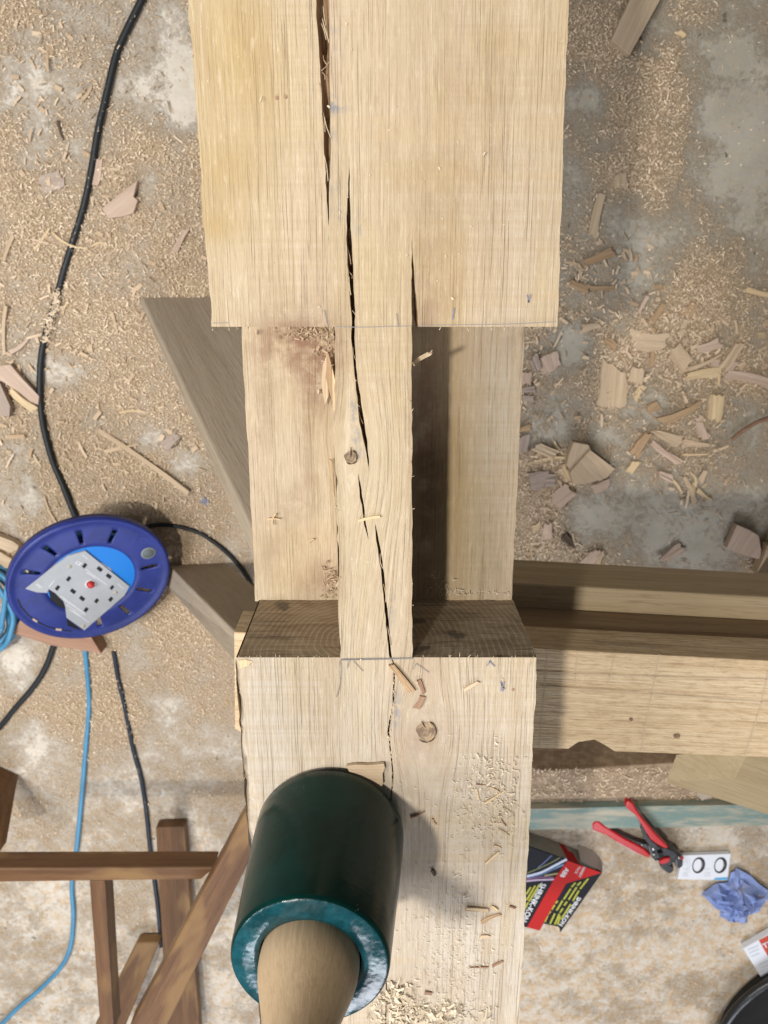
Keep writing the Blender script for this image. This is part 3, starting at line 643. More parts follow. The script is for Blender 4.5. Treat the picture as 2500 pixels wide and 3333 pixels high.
# ================================================================== big trestle carrying the beam
RZ = BT - .2
tre = empty('timber_trestle', at(1700, 2300, 0), 'heavy wooden trestle under the beam with pencil lines across its wide top rail', 'trestle')
top_out = [(762, 2057), (1200, 2081), (1746, 2110), (2100, 2130), (2500, 2150), (2820, 2167), (2820, 2480), (2500, 2465), (2001, 2446), (1970, 2426), (1936, 2408), (1882, 2416), (1850, 2438), (1741, 2435), (785, 2384), (765, 2372)]
def m_rail():
    t = NT('stained_pine_top'); g = t.attr('grain'); o = t.obj()
    wv = t.vadd(g, t.scale(t.vadd(t.noise(t.scale(g, (3, 10, 10)), 1, 2, out=1), (-.5, -.5, -.5)), (0, .01, .01)))
    col = t.mix(t.ramp(t.noise(t.scale(wv, (2, 90, 90)), 1, 4, .6), .32, .68), (.61, .475, .31), (.52, .385, .23))
    col = t.mix(t.math('MULTIPLY', t.ramp(t.noise(t.scale(wv, (9, 420, 420)), 1, 3), .48, .7), .5), col, (.33, .215, .11))
    col = t.mix(t.math('MULTIPLY', t.ramp(t.noise(t.scale(g, (9, 30, 30)), 1, 4, .65), .64, .76), .55), col, (.24, .205, .17))
    col = t.mix(t.math('MULTIPLY', t.ramp(t.noise(t.scale(g, (24, 14, 14)), 1, 4, .6), .60, .72), .35), col, (.36, .22, .10))
    fz = t.noise(t.scale(wv, (60, 300, 300)), 1, 4, .75); col = t.mix(t.math('MULTIPLY', t.ramp(fz, .46, .68), .45), col, (.27, .17, .085)); col = t.mix(t.math('MULTIPLY', t.ramp(fz, .44, .30), .4), col, (.70, .56, .37))
    t.bump(t.math('ADD', t.noise(t.scale(wv, (12, 500, 500)), 1, 3), fz), .0012); return t.done(col, .8, .2)
M['rail'] = m_rail()
tp = [at(x, y, RZ - .0008) for x, y in top_out]; rdir = (at(2500, 2150, RZ) - at(1746, 2110, RZ)).normalized()
rail = prism('top_rail', tp, .050, M['rail'], tre, rdir, .0012)
rl = Bag()
for seg in ([(1746, 2188), (2100, 2202), (2500, 2211)], [(1756, 2234), (1900, 2243), (2080, 2254)], [(2110, 2257), (2300, 2272), (2500, 2286)]): rl.add(strip_geo([at(x, y, RZ) for x, y in seg], .0009))
for seg in ([(2147, 2130), (2135, 2190)], [(2330, 2145), (2325, 2187)], [(2500, 2186), (2475, 2300), (2424, 2462)], [(2135, 2195), (2115, 2290), (2086, 2445)], [(1880, 2118), (1870, 2230)], [(2002, 2138), (1976, 2232)], [(1783, 2114), (1772, 2260), (1755, 2432)]): rl.add(strip_geo([at(x, y, RZ) for x, y in seg], .0011))
M['faint_pencil'] = plain('faint_pencil', (.47, .37, .25), .7, .2)
rl.build('pencil_line', M['faint_pencil'], tre)
for x, y, r in ((2204, 2397, 12), (2055, 2343, 7)):
    c = at(x, y, RZ+.0003); rr = r*.00021; prism('knot', [c + Vector((math.cos(a)*rr*1.25, math.sin(a)*rr, 0)) for a in np.linspace(0, 6.28, 17)[:-1]], .002, M['knot'], tre)
E0, E1 = at(700, 2054, RZ), at(2820, 2167, RZ); ud = (E1-E0).normalized(); inn = Vector((ud.y, -ud.x, 0)); inn = inn if inn.y < 0 else -inn
def rail_box(name, z0, z1, off, width, mat, a=.02, b=0.):
    p0, p1 = E0 + ud*a - inn*off, E1 - ud*b - inn*off; q0, q1 = p0 + inn*width, p1 + inn*width
    f = lambda z: [Vector((p.x, p.y, z)) for p in (p0, p1, q1, q0)]
    return hexa(name, f(z0), f(z1), mat, tre, ud, .002)
rail_box('packing_rail', RZ-.103, RZ-.0515, -.0022, .092, M['trestle_dark'], .03)
rail_box('lower_rail', RZ-.182, RZ-.104, .024, .105, M['trestle'], .06)
# splayed legs
def leg(F4, H4, zf, zh, mat, d, bf=None, bh=None):
    f = [at(x, y, zf) for x, y in F4]; h = [at(x, y, zh) for x, y in H4]; d = Vector(d)
    fb0, hb0 = (at(*bf, zf), at(*bh, zh)) if bf else (f[0]+d, h[0]+d)
    hexa('leg', [f[0], f[1], h[1], h[0]], [fb0, f[1]+(fb0-f[0]), h[1]+(hb0-h[0]), hb0], mat, tre, (h[0]-f[0]), .002)
leg([(461, 967), (730, 962)], [(868, 1815), (1190, 1815)], .0, RZ-.19, M['leg'], (-.012, -.052, 0), (455, 986), (836, 1838))
leg([(548, 1839), (735, 1833)], [(850, 2140), (1120, 2140)], .0, RZ-.19, M['leg'], (.004, -.085, -.01), (540, 1905), (800, 2195))
leg([(3300, 2851), (3520, 2790)], [(2200, 2455), (2440, 2438)], .0, RZ-.06, M['pale_leg'], (0, -.05, -.02))
leg([(2700, 1500), (2950, 1500)], [(2400, 1960), (2600, 1960)], .0, RZ-.19, M['leg'], (0, -.05, 0))

# things on the floor at the right ------------------------------------------------
dt = [(1560, 2523), (1735, 2512), (2260, 2479), (2700, 2452)]; db = [(2700, 2575), (2260, 2592), (1735, 2604), (1560, 2610)]
o = prism('floor_timber', [at(x, y, .11) for x, y in dt + db], .108, M['dusty'], None, (1, .06, 0), .003); tag(o, 'squared timber lying on the floor under the trestle, its top thick with sawdust', 'timber')
tb = [(1600, 2640), (1727, 2633), (2214, 2622), (2600, 2618), (2600, 2684), (2214, 2692), (1722, 2701), (1600, 2704)]
o = prism('painted_batten', [at(x, y, .022) for x, y in tb], .021, M['teal_paint'], None, (1, 0, 0), .0015); tag(o, 'worn teal painted batten lying on the floor behind the red handled pliers', 'batten')
o = poly('plastic_scrap', [(2268, 2588), (2275, 2560), (2340, 2548), (2420, 2556), (2520, 2570), (2520, 2606), (2420, 2604), (2330, 2590), (2285, 2606)], .119, .0012, plain('milky_plastic', (.46, .38, .29), .4, .4, .3, 60), None, None, .0003); tag(o, 'thin milky brown plastic scrap on the dusty floor timber', 'scrap')

# ================================================================== reddish trestle, bottom left
rt = empty('small_trestle', at(450, 2900, 0), 'reddish brown hardwood folding trestle with a diagonal leg, lower left of the beam', 'trestle')
def flatbar(name, P4, z0, z1, drop, mat='iroko'):
    """bar whose upper face is the pixel quad P4 (two ends), sloping from height z0 to z1"""
    a, b, c, d = P4; t = [at(*a, z0), at(*b, z0), at(*c, z1), at(*d, z1)]; dn = Vector((0, 0, -drop))
    return hexa(name, [p + dn for p in t], t, M[mat], rt, t[3] - t[0], .003)
flatbar('brace', [(800, 2640), (838, 2750), (541, 3345), (420, 3345)], .44, .44, .036)
flatbar('rail', [(-60, 2826), (-60, 2873), (655, 2863), (700, 2824)], .40, .40, .042)
flatbar('spreader', [(290, 2868), (342, 2866), (372, 3360), (326, 3360)], .395, .395, .04)
flatbar('leg', [(506, 2694), (600, 2690), (652, 3370), (545, 3370)], .03, .05, .028)
flatbar('leg', [(446, 3068), (520, 3066), (400, 3360), (300, 3360)], .03, .12, .028)
flatbar('leg', [(-40, 2510), (41, 2548), (0, 2775), (-80, 2790)], .03, .2, .03)

# ================================================================== cable reel
RC, RN = Vector((-.5572, -.5357, .13)), Vector((.5166, -.4371, 1)).normalized(); RR = .145
reel = empty('cable_reel', Vector((RC.x, RC.y, 0)), 'blue plastic extension cable reel with a grey four socket panel lying on the floor', 'cable reel')
M['blue_plastic'] = plain('blue_plastic', (.022, .036, .205), .38, .35, .45, 24, .0004, 40)
M['grey_plastic'] = plain('grey_plastic', (.37, .385, .40), .5, .4, .15, 30)
M['cyan_label'] = plain('cyan_label', (.0, .17, .58), .45, .4)
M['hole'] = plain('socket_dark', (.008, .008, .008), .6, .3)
M['white_print'] = plain('white_print', (.72, .73, .74), .6, .3)
M['screw'] = plain('dull_screw', (.40, .37, .30), .5, .4)
M['red_button'] = plain('red_button', (.42, .02, .018), .35, .5)
ra = (at_plane(360*1.507, 1200*1.507, RC, RN) - RC).normalized(); rb = RN.cross(ra)
def rp(r, a, h=0.): return RC + ra*(r*math.cos(a)) + rb*(r*math.sin(a)) + RN*h
def R3(px, py, h=0.):
    p = at_plane(px, py, RC + RN*h, RN); return p
# flange with real radial slots: a ring built in sectors, leaving the slots open
K5 = lambda L: [(x*.3617, 1650 + y*.3617) for x, y in L]
slots = [K5([(675, 180), (745, 350)]), K5([(1048, 175), (960, 345)]), K5([(365, 325), (525, 450)]), K5([(170, 575), (320, 595)]), K5([(1430, 510), (1225, 570)]), K5([(1390, 745), (1200, 730)]), K5([(1075, 885), (1205, 965)]), K5([(885, 1020), (910, 1100)])]
sl = []
for s in slots:
    w = [R3(*p) - RC for p in s]; an = [math.atan2(v.dot(rb), v.dot(ra)) for v in w]; sl.append((math.atan2(math.sin(an[0])+math.sin(an[1]), math.cos(an[0])+math.cos(an[1]))))
NA, dist = 240, [(.079, -.004), (.083, -.001), (.088, 0), (.093, 0), (.123, 0), (.130, 0), (.138, .001), (.1425, .0035), (.1450, .003), (.1450, -.012)]
V, Fc = [], []
for i in range(NA):
    a = 2*math.pi*i/NA
    for r, h in dist: V.append(rp(r, a, h))
for i in range(NA):
    am = 2*math.pi*(i+.5)/NA
    for j in range(len(dist)-1):
        if dist[j][0] >= .092 and dist[j+1][0] <= .124:
            if any(abs((am-s+math.pi) % (2*math.pi)-math.pi) < .040 for s in sl): continue
        i2 = (i+1) % NA; n = len(dist); Fc.append((i*n+j, i2*n+j, i2*n+j+1, i*n+j+1))
flg = mk('flange', V, Fc, M['blue_plastic'], reel, smooth=True); fixn(flg); sm = flg.modifiers.new('thick', 'SOLIDIFY'); sm.thickness = .004; sm.offset = 0
lathe('drum', [(.0, -.012), (.066, -.012), (.066, -.058)], RC, RN, M['blue_plastic'], reel, 48)
lathe('rear_flange', [(.02, -.056), (.104, -.056), (.105, -.060), (.02, -.062)], RC, RN, M['dark_cable'], reel, 64)
wp = []
for k in range(6*40):
    a = 2*math.pi*k/40; wp.append(rp(.074 + .010*(k//80), a, -.018 - .030*abs(((k/40) % 2)-1)))
V, Fc = tube_geo(wp, .0048, 8); mk('wound_cable', V, Fc, M['blue_cable'], reel, smooth=True)
def plate(name, pts, h, th, mat, par): return prism(name, [R3(x, y, h) for x, y in pts], th, mat, par, None, .0006, -RN)
disc = [rp(.0805, a, -.0005) for a in np.linspace(0, 2*math.pi, 61)[:-1]]
prism('hub_label', disc, .006, M['cyan_label'], reel, None, .0004, -RN)
face_pts = K5([(770, 398), (1165, 715), (1120, 800), (760, 1112), (600, 1000), (588, 900), (572, 850), (545, 825), (500, 780), (440, 742), (425, 775), (330, 770), (230, 738), (480, 540), (620, 440)])
fp = plate('socket_panel', face_pts, .0034, .007, M['grey_plastic'], reel)
plate('handle_recess', K5([(435, 742), (560, 830), (592, 925), (520, 895), (455, 830)]), .0026, .004, M['hole'], reel)
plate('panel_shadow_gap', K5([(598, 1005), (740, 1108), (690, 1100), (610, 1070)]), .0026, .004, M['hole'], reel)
hb = [rp(0, 0)]; 
for (x, y, w, h) in ((762, 530, 30, 46), (898, 560, 50, 34), (980, 624, 50, 34), (618, 648, 30, 46), (518, 730, 30, 46), (658, 760, 50, 34), (740, 825, 50, 34), (870, 846, 30, 42), (775, 926, 30, 42), (1008, 726, 26, 40), (997, 832, 30, 42)):
    d = (.78, .62) if w > h else (.62, -.78)
    a, b = max(w, h)/2, min(w, h)/2; p = (-d[1], d[0])
    plate('socket_hole', K5([(x + d[0]*a*s + p[0]*b*t, y + d[1]*a*s + p[1]*b*t) for s, t in ((-1, -1), (1, -1), (1, 1), (-1, 1))]), .0038, .001, M['hole'], fp)
bc = R3(*K5([(815, 690)])[0], .0034)
lathe('reset_ring', [(.0095, 0), (.0098, .0012), (.0080, .0012), (.0078, 0)], bc, RN, M['white_print'], fp, 32)
lathe('reset_button', [(.0070, 0), (.0068, .006), (.0055, .0078), (.0, .0082)], bc, RN, M['red_button'], fp, 32)
for x, y in ((625, 537), (1040, 770), (750, 1070)):
    lathe('screw', [(0, .0010), (.0036, .0010), (.0040, .0)], R3(*K5([(x, y)])[0], .0034), RN, M['screw'], fp, 16)
pr = Bag()
for seg in ([(770, 560), (960, 700)], [(780, 590), (860, 640)], [(545, 800), (770, 960)], [(570, 830), (770, 975)], [(600, 880), (740, 975)], [(620, 920), (720, 985)], [(650, 930), (800, 1040)], [(740, 430), (790, 468)], [(1060, 690), (1110, 735)], [(320, 690), (360, 730)], [(340, 690), (380, 730)], [(440, 720), (490, 660)]):
    pr.add(strip_geo([R3(*p, .0038) for p in K5(seg)], .0011, RN))
pr.build('panel_print', M['white_print'], fp)['kind'] = 'stuff'
pr = Bag()
for k in range(6): pr.add(strip_geo([R3(*p, .0006) for p in K5([(905 + k*14, 480 + k*13 + 18), (1000 + k*8, 560 + k*14)])], .0007, RN))
pr.build('label_print', M['white_print'], reel)['kind'] = 'stuff'
p0, p1, p2 = [R3(*p, .0040) for p in K5([(672, 505), (740, 540), (690, 470)])]
text('ce_mark', 'CE', p0, p1-p0, p2-p0, .0105, M['white_print'], fp, True)
for seg in ([(160, 830), (190, 900), (250, 970), (330, 1030), (420, 1075), (520, 1105), (640, 1118)],):
    V, Fc = strip_geo([R3(*p, .0026) for p in K5(seg)], .0022, RN); mk('rim_groove', V, Fc, M['hole'], reel)
for x, y, a in ((318, 1022, (20, 12)), (532, 1105, (26, 2))):
    o = plate('chip_on_rim', K5([(x-a[0], y-a[1]-8), (x+a[0], y+a[1]-8), (x+a[0]-4, y+a[1]+9), (x-a[0]-4, y-a[1]+9)]), .0042, .002, M['chip_pink'], reel)
kc = R3(*K5([(1335, 415)])[0], .0022)
lathe('maker_badge', [(.0, .0008), (.0125, .0008), (.0135, -.0005)], kc, RN, plain('dull_badge', (.10, .12, .12), .5, .4), reel, 32)
lathe('badge_ring', [(.0115, .0012), (.0135, .0012), (.0138, .0004)], kc, RN, plain('dull_badge_ring', (.22, .24, .24), .5, .4), reel, 32)
V, Fc = strip_geo([R3(*p, .0030) for p in K5([(1225, 330), (1232, 290), (1262, 270), (1330, 275), (1390, 315)])], .0025, RN); mk('grip_moulding', V, Fc, M['blue_plastic'], reel)

def cable(pts, r, mat, label, z=None, n=8):
    P = [at(x, y, (z[i] if z else r*.75)) for i, (x, y) in enumerate(pts)]
    o = tube('cable', P, r, M[mat], None, 12, n); return tag(o, label, 'cable')
cable([(500, -90), (461, 0), (418, 87), (380, 174), (353, 282), (320, 423), (296, 564), (271, 678), (239, 781), (209, 879), (179, 986), (141, 1121), (130, 1241), (138, 1365), (168, 1490), (206, 1582), (247, 1685), (275, 1745), (300, 1800)], .0062, 'black_cable',
      'long black cable running from the top edge down the sawdust to the reel', [.005]*10 + [.003, .004] + [.006]*7)
cable([(430, 1735), (472, 1717), (520, 1708), (580, 1714), (651, 1736), (721, 1784), (776, 1839), (815, 1900), (850, 1990)], .0042, 'black_cable', 'thin black cable curving from the reel to under the beam', [.03, .012] + [.004]*7)
cable([(200, 2060), (174, 2104), (152, 2164), (114, 2229), (54, 2300), (0, 2365), (-70, 2440)], .006, 'black_cable', 'black cable leaving the wedge below the reel towards the left edge')
cable([(275, 2080), (279, 2134), (287, 2224), (290, 2305), (279, 2441), (266, 2596), (250, 2758), (234, 2878), (239, 2975), (231, 3073), (201, 3144), (130, 3220), (60, 3279), (5, 3333), (-60, 3390)], .0052, 'blue_cable', 'light blue cable passing under the reddish trestle rail to the lower left')
cable([(370, 2120), (385, 2208), (407, 2305), (434, 2440), (461, 2541), (477, 2650), (488, 2758), (504, 2878), (515, 2965), (525, 3080)], .0048, 'dark_cable', 'dark grey cable with a loose end between the blue cable and the beam')
P = []
cc = at(-30, 1965, 0); 
for k in range(5*28):
    a = 2*math.pi*k/28; r = .075 + .008*math.sin(k*.13) - .003*(k/28); P.append(cc + Vector((r*.95*math.cos(a), r*1.25*math.sin(a) + .004*math.sin(k*.05), .008 + .010*(k/28) + .004*math.sin(a*2+k))))
P += [at(40, 1838, .05), at(80, 1870, .06), at(130, 1890, .06)]
V, Fc = tube_geo(spline(P, 2), .0055, 10); o = mk('cable_coil', V, Fc, M['blue_cable'], None, smooth=True); tag(o, 'loose coil of light blue cable at the left edge beside the reel', 'cable coil')
o = prism('wooden_wedge', [at(x, y, .04) for x, y in ((40, 2062), (85, 1985), (285, 2055), (330, 2128), (170, 2102))], .039, M['wedge'], None, (1, -.3, 0), .0015); tag(o, 'pinkish brown wooden wedge propping the lower edge of the cable reel', 'wedge')
# ================================================================== heat-shrink carton
HB = .05
car = empty('carton', at(1800, 2900, 0), 'black and red SHRINK-KON carton on the floor right of the beam', 'carton')
M['carton_black'] = plain('carton_black', (.012, .013, .017), .6, .15, .2, 60)
M['carton_red'] = plain('carton_red', (.46, .016, .014), .6, .15)
M['card_grey'] = plain('card_grey', (.34, .33, .29), .7, .2, .3, 80)
M['yellow_print'] = plain('yellow_print', (.40, .39, .02), .5, .3)
K4 = lambda L: [(1700 + x*.2411, 2650 + y*.2411) for x, y in L]
top = [(-260, 300), (80, 430), (610, 620), (1080, 790), (515, 1600), (500, 1525), (290, 1480), (235, 1575), (60, 1530), (-260, 1440)]
prism('carton_body', [at(x, y, HB) for x, y in K4(top)], HB - .001, M['carton_black'], car, None, .0008)
def print_on(name, pts, mat, dz=.0012): return prism(name, [at(x, y, HB+dz) for x, y in K4(pts)], .0004, M[mat], car)
print_on('red_band', [(612, 626), (770, 684), (1074, 791), (600, 935), (588, 945), (230, 1572), (62, 1528), (432, 872)], 'carton_red')
sf = [at(x, y, HB) + Vector((0, .0009, -.001)) for x, y in K4([(-260, 300), (80, 430), (610, 620), (1000, 762)])]
V = []
for p in sf: V += [p, Vector((p.x, p.y, .001))]
mk('carton_side', V, [(0, 1, 3, 2), (2, 3, 5, 4), (4, 5, 7, 6)], M['card_grey'], car)
rs = [at(x, y, HB) + Vector((0, .0016, -.001)) for x, y in K4([(615, 622), (770, 678)])]
mk('side_red_band', [rs[0], rs[1], Vector((rs[1].x-.012, rs[1].y+.004, .001)), Vector((rs[0].x-.010, rs[0].y+.004, .001))], [(0, 1, 2, 3)], M['carton_red'], car)
V, Fc = [], []
for k, ((a, b), (c, d)) in enumerate(zip(spline([(740, 410, 0), (890, 470, 0), (1030, 560, 0), (1085, 680, 0)], 4) and [((v.x, v.y)) and (v.x, v.y) for v in spline([(740, 410, 0), (890, 470, 0), (1030, 560, 0), (1085, 680, 0)], 4)], [(v.x, v.y) for v in spline([(790, 640, 0), (900, 690, 0), (1020, 745, 0), (1078, 782, 0)], 4)])):
    (x0, y0), (x1, y1) = K4([(a, b), (c, d)]); V += [at(x0, y0, .001), at(x1, y1, HB + .001)]
    if k: Fc.append((2*k-2, 2*k-1, 2*k+1, 2*k))
mk('carton_flap', V, Fc, plain('card_inner', (.52, .51, .47), .7, .2), car, smooth=True)
for cidx, (seg, col, w) in enumerate((([(60, 840), (250, 790), (430, 700), (600, 610)], (.55, .60, .72), .0060), ([(60, 862), (250, 820), (420, 745), (560, 690)], (.10, .16, .36), .0028), ([(60, 800), (230, 730), (400, 650), (510, 585)], (.20, .21, .08), .0025),
                                     ([(55, 905), (200, 890), (330, 885), (430, 880)], (.50, .36, .50), .0050), ([(210, 725), (300, 650), (400, 555)], (.13, .17, .36), .0022), ([(300, 830), (400, 815), (480, 800)], (.40, .37, .16), .0030), ([(60, 880), (250, 850), (420, 850)], (.24, .10, .22), .0028), ([(430, 740), (500, 700), (560, 680)], (.12, .25, .38), .003))):
    V, Fc = strip_geo(spline([at(x, y, HB + .0007 + cidx*.00008) for x, y in K4(seg)], 4), w); mk('printed_cable', V, Fc, plain('print_ink', col, .5, .3), car)
def ctext(body, p, d, size, mat='white_print', bold=True, sq=1., sp=1.):
    (a, b), (c, e) = K4([p, (p[0]+d[0], p[1]+d[1])]); o0, o1 = at(a, b, HB+.0019), at(c, e, HB+.0019); x = o1-o0
    return text('print_lettering', body, o0, x, Vector((-x.y, x.x, 0)), size, M[mat], car, bold, sq, sp)
ctext('SHRINK-KON', (256, 925), (-215, 405), .0190, sq=1.0)
ctext('SHRINK-KON', (752, 1112), (-262, 388), .0140, sq=1.06)
ctext('ABB', (585, 722), (-95, 140), .0155, sq=.95)
ctext('HANDY', (826, 706), (-70, 130), .0095, bold=False, sq=.9)
ctext('PACK', (760, 705), (-70, 110), .0090, bold=False, sq=.9)
yb_ = Bag()
def yline(p, q, w=.0042): yb_.add(strip_geo([at(x, y, HB+.0010) for x, y in K4([p, q])], w))
for p, q in (((890, 870), (780, 1010)), ((765, 1030), (685, 1170)), ((790, 915), (745, 965)), ((735, 985), (625, 1155)), ((605, 1180), (565, 1235)), ((655, 1215), (525, 1420)), ((720, 925), (665, 985)), ((655, 1005), (560, 1150)), ((545, 1165), (465, 1300)), ((550, 1270), (510, 1330)), ((500, 1345), (440, 1490)), ((480, 1170), (450, 1205)),
             ((440, 1225), (395, 1290)), ((385, 1310), (350, 1350)), ((440, 1340), (375, 1480)), ((345, 1365), (305, 1455)), ((510, 1370), (480, 1490)), ((235, 945), (90, 1180)), ((175, 965), (60, 1160)), ((115, 985), (55, 1080)), ((80, 1190), (20, 1300))): yline(p, q)
yb_.build('yellow_lettering', M['yellow_print'], car)['kind'] = 'stuff'

# ================================================================== wire strippers
K6 = lambda L: [(1880 + x*.3737, 2570 + y*.3737) for x, y in L]
ws = empty('wire_strippers', at(2080, 2770, 0), 'red handled wire strippers with a black head lying open on the floor', 'pliers')
M['red_grip'] = plain('red_grip', (.50, .012, .014), .32, .5)
M['black_steel'] = plain('black_steel', (.018, .018, .020), .34, .5, bump=.0004, bsc=200)
M['steel'] = plain('bright_steel', (.55, .55, .55), .3, .5, Metallic=1.0)
M['pink_print'] = plain('pinkish_print', (.66, .30, .34), .5, .3)
def wpoly(name, pts, z, th, mat, bev=.003, par=ws): return prism(name, [at(x, y, z) for x, y in K6(pts)], th, M[mat], par, None, bev)
wpoly('handle', [(425, 115), (455, 100), (485, 115), (510, 165), (560, 240), (620, 310), (690, 395), (750, 455), (795, 500), (780, 520), (735, 505), (690, 480), (640, 440), (605, 385), (560, 310), (505, 225), (450, 185), (418, 150)], .052, .018, 'red_grip', .005)
wpoly('handle', [(125, 300), (150, 278), (195, 280), (250, 325), (330, 375), (420, 430), (510, 475), (580, 515), (640, 570), (630, 602), (590, 590), (500, 545), (400, 495), (320, 445), (240, 395), (180, 375), (130, 355)], .024, .018, 'red_grip', .005)
wpoly('handle_shank', [(560, 300), (600, 390), (650, 450), (700, 490), (680, 520), (620, 480), (580, 420), (552, 350)], .044, .008, 'black_steel', .001)
wpoly('handle_shank', [(260, 322), (350, 375), (450, 425), (540, 462), (620, 480), (640, 520), (560, 510), (440, 450), (330, 390)], .020, .010, 'black_steel', .001)
wpoly('head', [(610, 490), (660, 478), (740, 505), (800, 515), (860, 545), (890, 575), (880, 610), (850, 620), (820, 660), (780, 675), (740, 665), (700, 640), (650, 600), (630, 550)], .040, .026, 'black_steel', .003)
wpoly('jaw', [(855, 590), (900, 580), (922, 620), (918, 670), (890, 692), (860, 680), (850, 640)], .032, .028, 'black_steel', .003)
wpoly('jaw', [(720, 660), (790, 650), (840, 675), (838, 715), (800, 738), (765, 715), (730, 690)], .032, .028, 'black_steel', .003)
wpoly('red_insert', [(700, 630), (760, 600), (810, 598), (795, 635), (730, 655)], .045, .008, 'red_grip', .0015)
wpoly('red_insert', [(895, 592), (930, 594), (920, 612), (900, 610)], .036, .006, 'red_grip', .001)
wpoly('spring_arm', [(700, 560), (740, 545), (755, 580), (720, 600)], .047, .008, 'hole', .001)
for x, y, r in ((660, 515, .0040), (665, 560, .0034), (697, 618, .0034), (560, 478, .0026), (880, 590, .003)):
    c = at(*K6([(x, y)])[0], .041); lathe('rivet', [(r, 0), (r, .002), (r*.7, .0034), (0, .0038)], c, (0, 0, 1), M['steel'], ws, 20)
hpz = Bag()
for k in range(11):
    x, y = 345 + k*19, 452 + k*10.5; hpz.add(strip_geo([at(*K6([(x, y)])[0], .0246), at(*K6([(x+10, y+14)])[0], .0246)], .0022))
hpz.build('handle_print', M['pink_print'], ws)['kind'] = 'stuff'

# ================================================================== white card with two black bands printed on it
wc = empty('printed_card', at(2290, 2822, 0), 'white card printed with two black loops, touching the tip of the wire strippers', 'card')
M['white_card'] = plain('white_card', (.74, .76, .80), .5, .3); M['print_black'] = plain('print_black', (.03, .024, .022), .5, .3); M['print_grey'] = plain('print_grey', (.42, .43, .47), .6, .2); M['print_blue'] = plain('print_blue', (.10, .38, .68), .5, .3)
prism('card', [at(x, y, .012) for x, y in K6([(912, 574), (1335, 560), (1305, 790), (873, 782)])], .011, M['white_card'], wc, None, .0006)
for cx_, cy_ in ((1050, 660), (1240, 660)):
    c = at(*K6([(cx_, cy_)])[0], .0126); ex = at(*K6([(cx_+46, cy_)])[0], .0126)-c; ey = at(*K6([(cx_+8, cy_-62)])[0], .0126)-c
    for nm, s, w, mt in (('loop_print', 1., .0042, 'print_black'),):
        V, Fc = strip_geo([c + ex*math.cos(a)*s + ey*math.sin(a)*s for a in np.linspace(0, 2*math.pi, 41)], [.0050 + .0028*math.cos(a) for a in np.linspace(0, 2*math.pi, 41)]); mk(nm, V, Fc, M[mt], wc)
    bg = Bag()
    for dx_, dy_, l in ((34, -20, 18), (36, -4, 18), (34, 10, 16)): bg.add(strip_geo([at(*K6([(cx_+dx_-l/2, cy_+dy_)])[0], .0130), at(*K6([(cx_+dx_+l/2, cy_+dy_)])[0], .0130)], .0012))
    bg.build('loop_highlight', M['print_grey'], wc)['kind'] = 'stuff'
bg = Bag()
for x in (925, 940, 955, 1110, 1130, 1150):
    for y in (690, 720, 735, 750): bg.add(strip_geo([at(*K6([(x-6, y)])[0], .0125), at(*K6([(x+5, y+6)])[0], .0125)], .0010))
for x in (960, 978): bg.add(strip_geo([at(*K6([(x, 600)])[0], .0125), at(*K6([(x-8, 720)])[0], .0125)], .0007))
bg.build('small_print', M['print_grey'], wc)['kind'] = 'stuff'
prism('blue_corner', [at(x, y, .0126) for x, y in K6([(1200, 770), (1308, 765), (1304, 788), (1185, 785)])], .0005, M['print_blue'], wc)

# ================================================================== crumpled blue paper
def crumple(name, outline, mat, label, cat, h=.045, n=7):
    ctr = Vector((0, 0, 0)); pts = [at(x, y, 0) for x, y in outline]
    for p in pts: ctr += p
    ctr /= len(pts); bd = []
    for i in range(len(pts)):
        for t in np.linspace(0, 1, 3)[:-1]: bd.append(pts[i].lerp(pts[(i+1) % len(pts)], t))
    V, Fc = [ctr + Vector((0, 0, h))], []
    m = len(bd)
    for k in range(1, n+1):
        t = k/n
        for b in bd:
            p = ctr.lerp(b, t); r = 0
            if k < n: p = p + Vector((RNG.normal(0, .004), RNG.normal(0, .004), 0))
            for s_, a_ in ((13, 1), (29, .5), (60, .22)):
                nv = mnoise.noise(Vector((p.x*s_, p.y*s_, s_))); r += a_*(1 - abs(nv)*2.6)
            z = max(.0015, (h*(.34 + .34*r + RNG.uniform(-.22, .22))) * (1 - t**3*.75)); 
            V.append(Vector((p.x, p.y, z)))
    for j in range(m): Fc.append((0, 1 + j, 1 + (j+1) % m))
    for k in range(n-1):
        for j in range(m): a, b = 1 + k*m + j, 1 + k*m + (j+1) % m; Fc.append((a, a+m, b+m, b))
    o = mk(name, V, Fc, mat); fixn(o); return tag(o, label, cat)
def m_tissue():
    t = NT('blue_paper'); o = t.obj(); n = t.noise(o, 22, 4, .6)
    col = t.mix(t.ramp(n, .38, .62), (.19, .26, .52), (.27, .34, .60)); col = t.mix(t.math('MULTIPLY', t.ramp(t.noise(o, 34, 5, .7), .56, .68), .65), col, (.42, .33, .24))
    return t.done(col, .75, .2)
crumple('paper_towel', K6([(1375, 665), (1450, 700), (1560, 790), (1665, 870), (1650, 930), (1600, 1000), (1535, 1060), (1480, 1080), (1450, 1150), (1380, 1120), (1300, 1130), (1285, 1095), (1222, 1072), (1235, 1020), (1140, 960), (1062, 888), (1130, 840), (1210, 795), (1305, 790), (1320, 700)]), m_tissue(),
        'crumpled blue paper towel lying below the white printed card', 'paper towel')

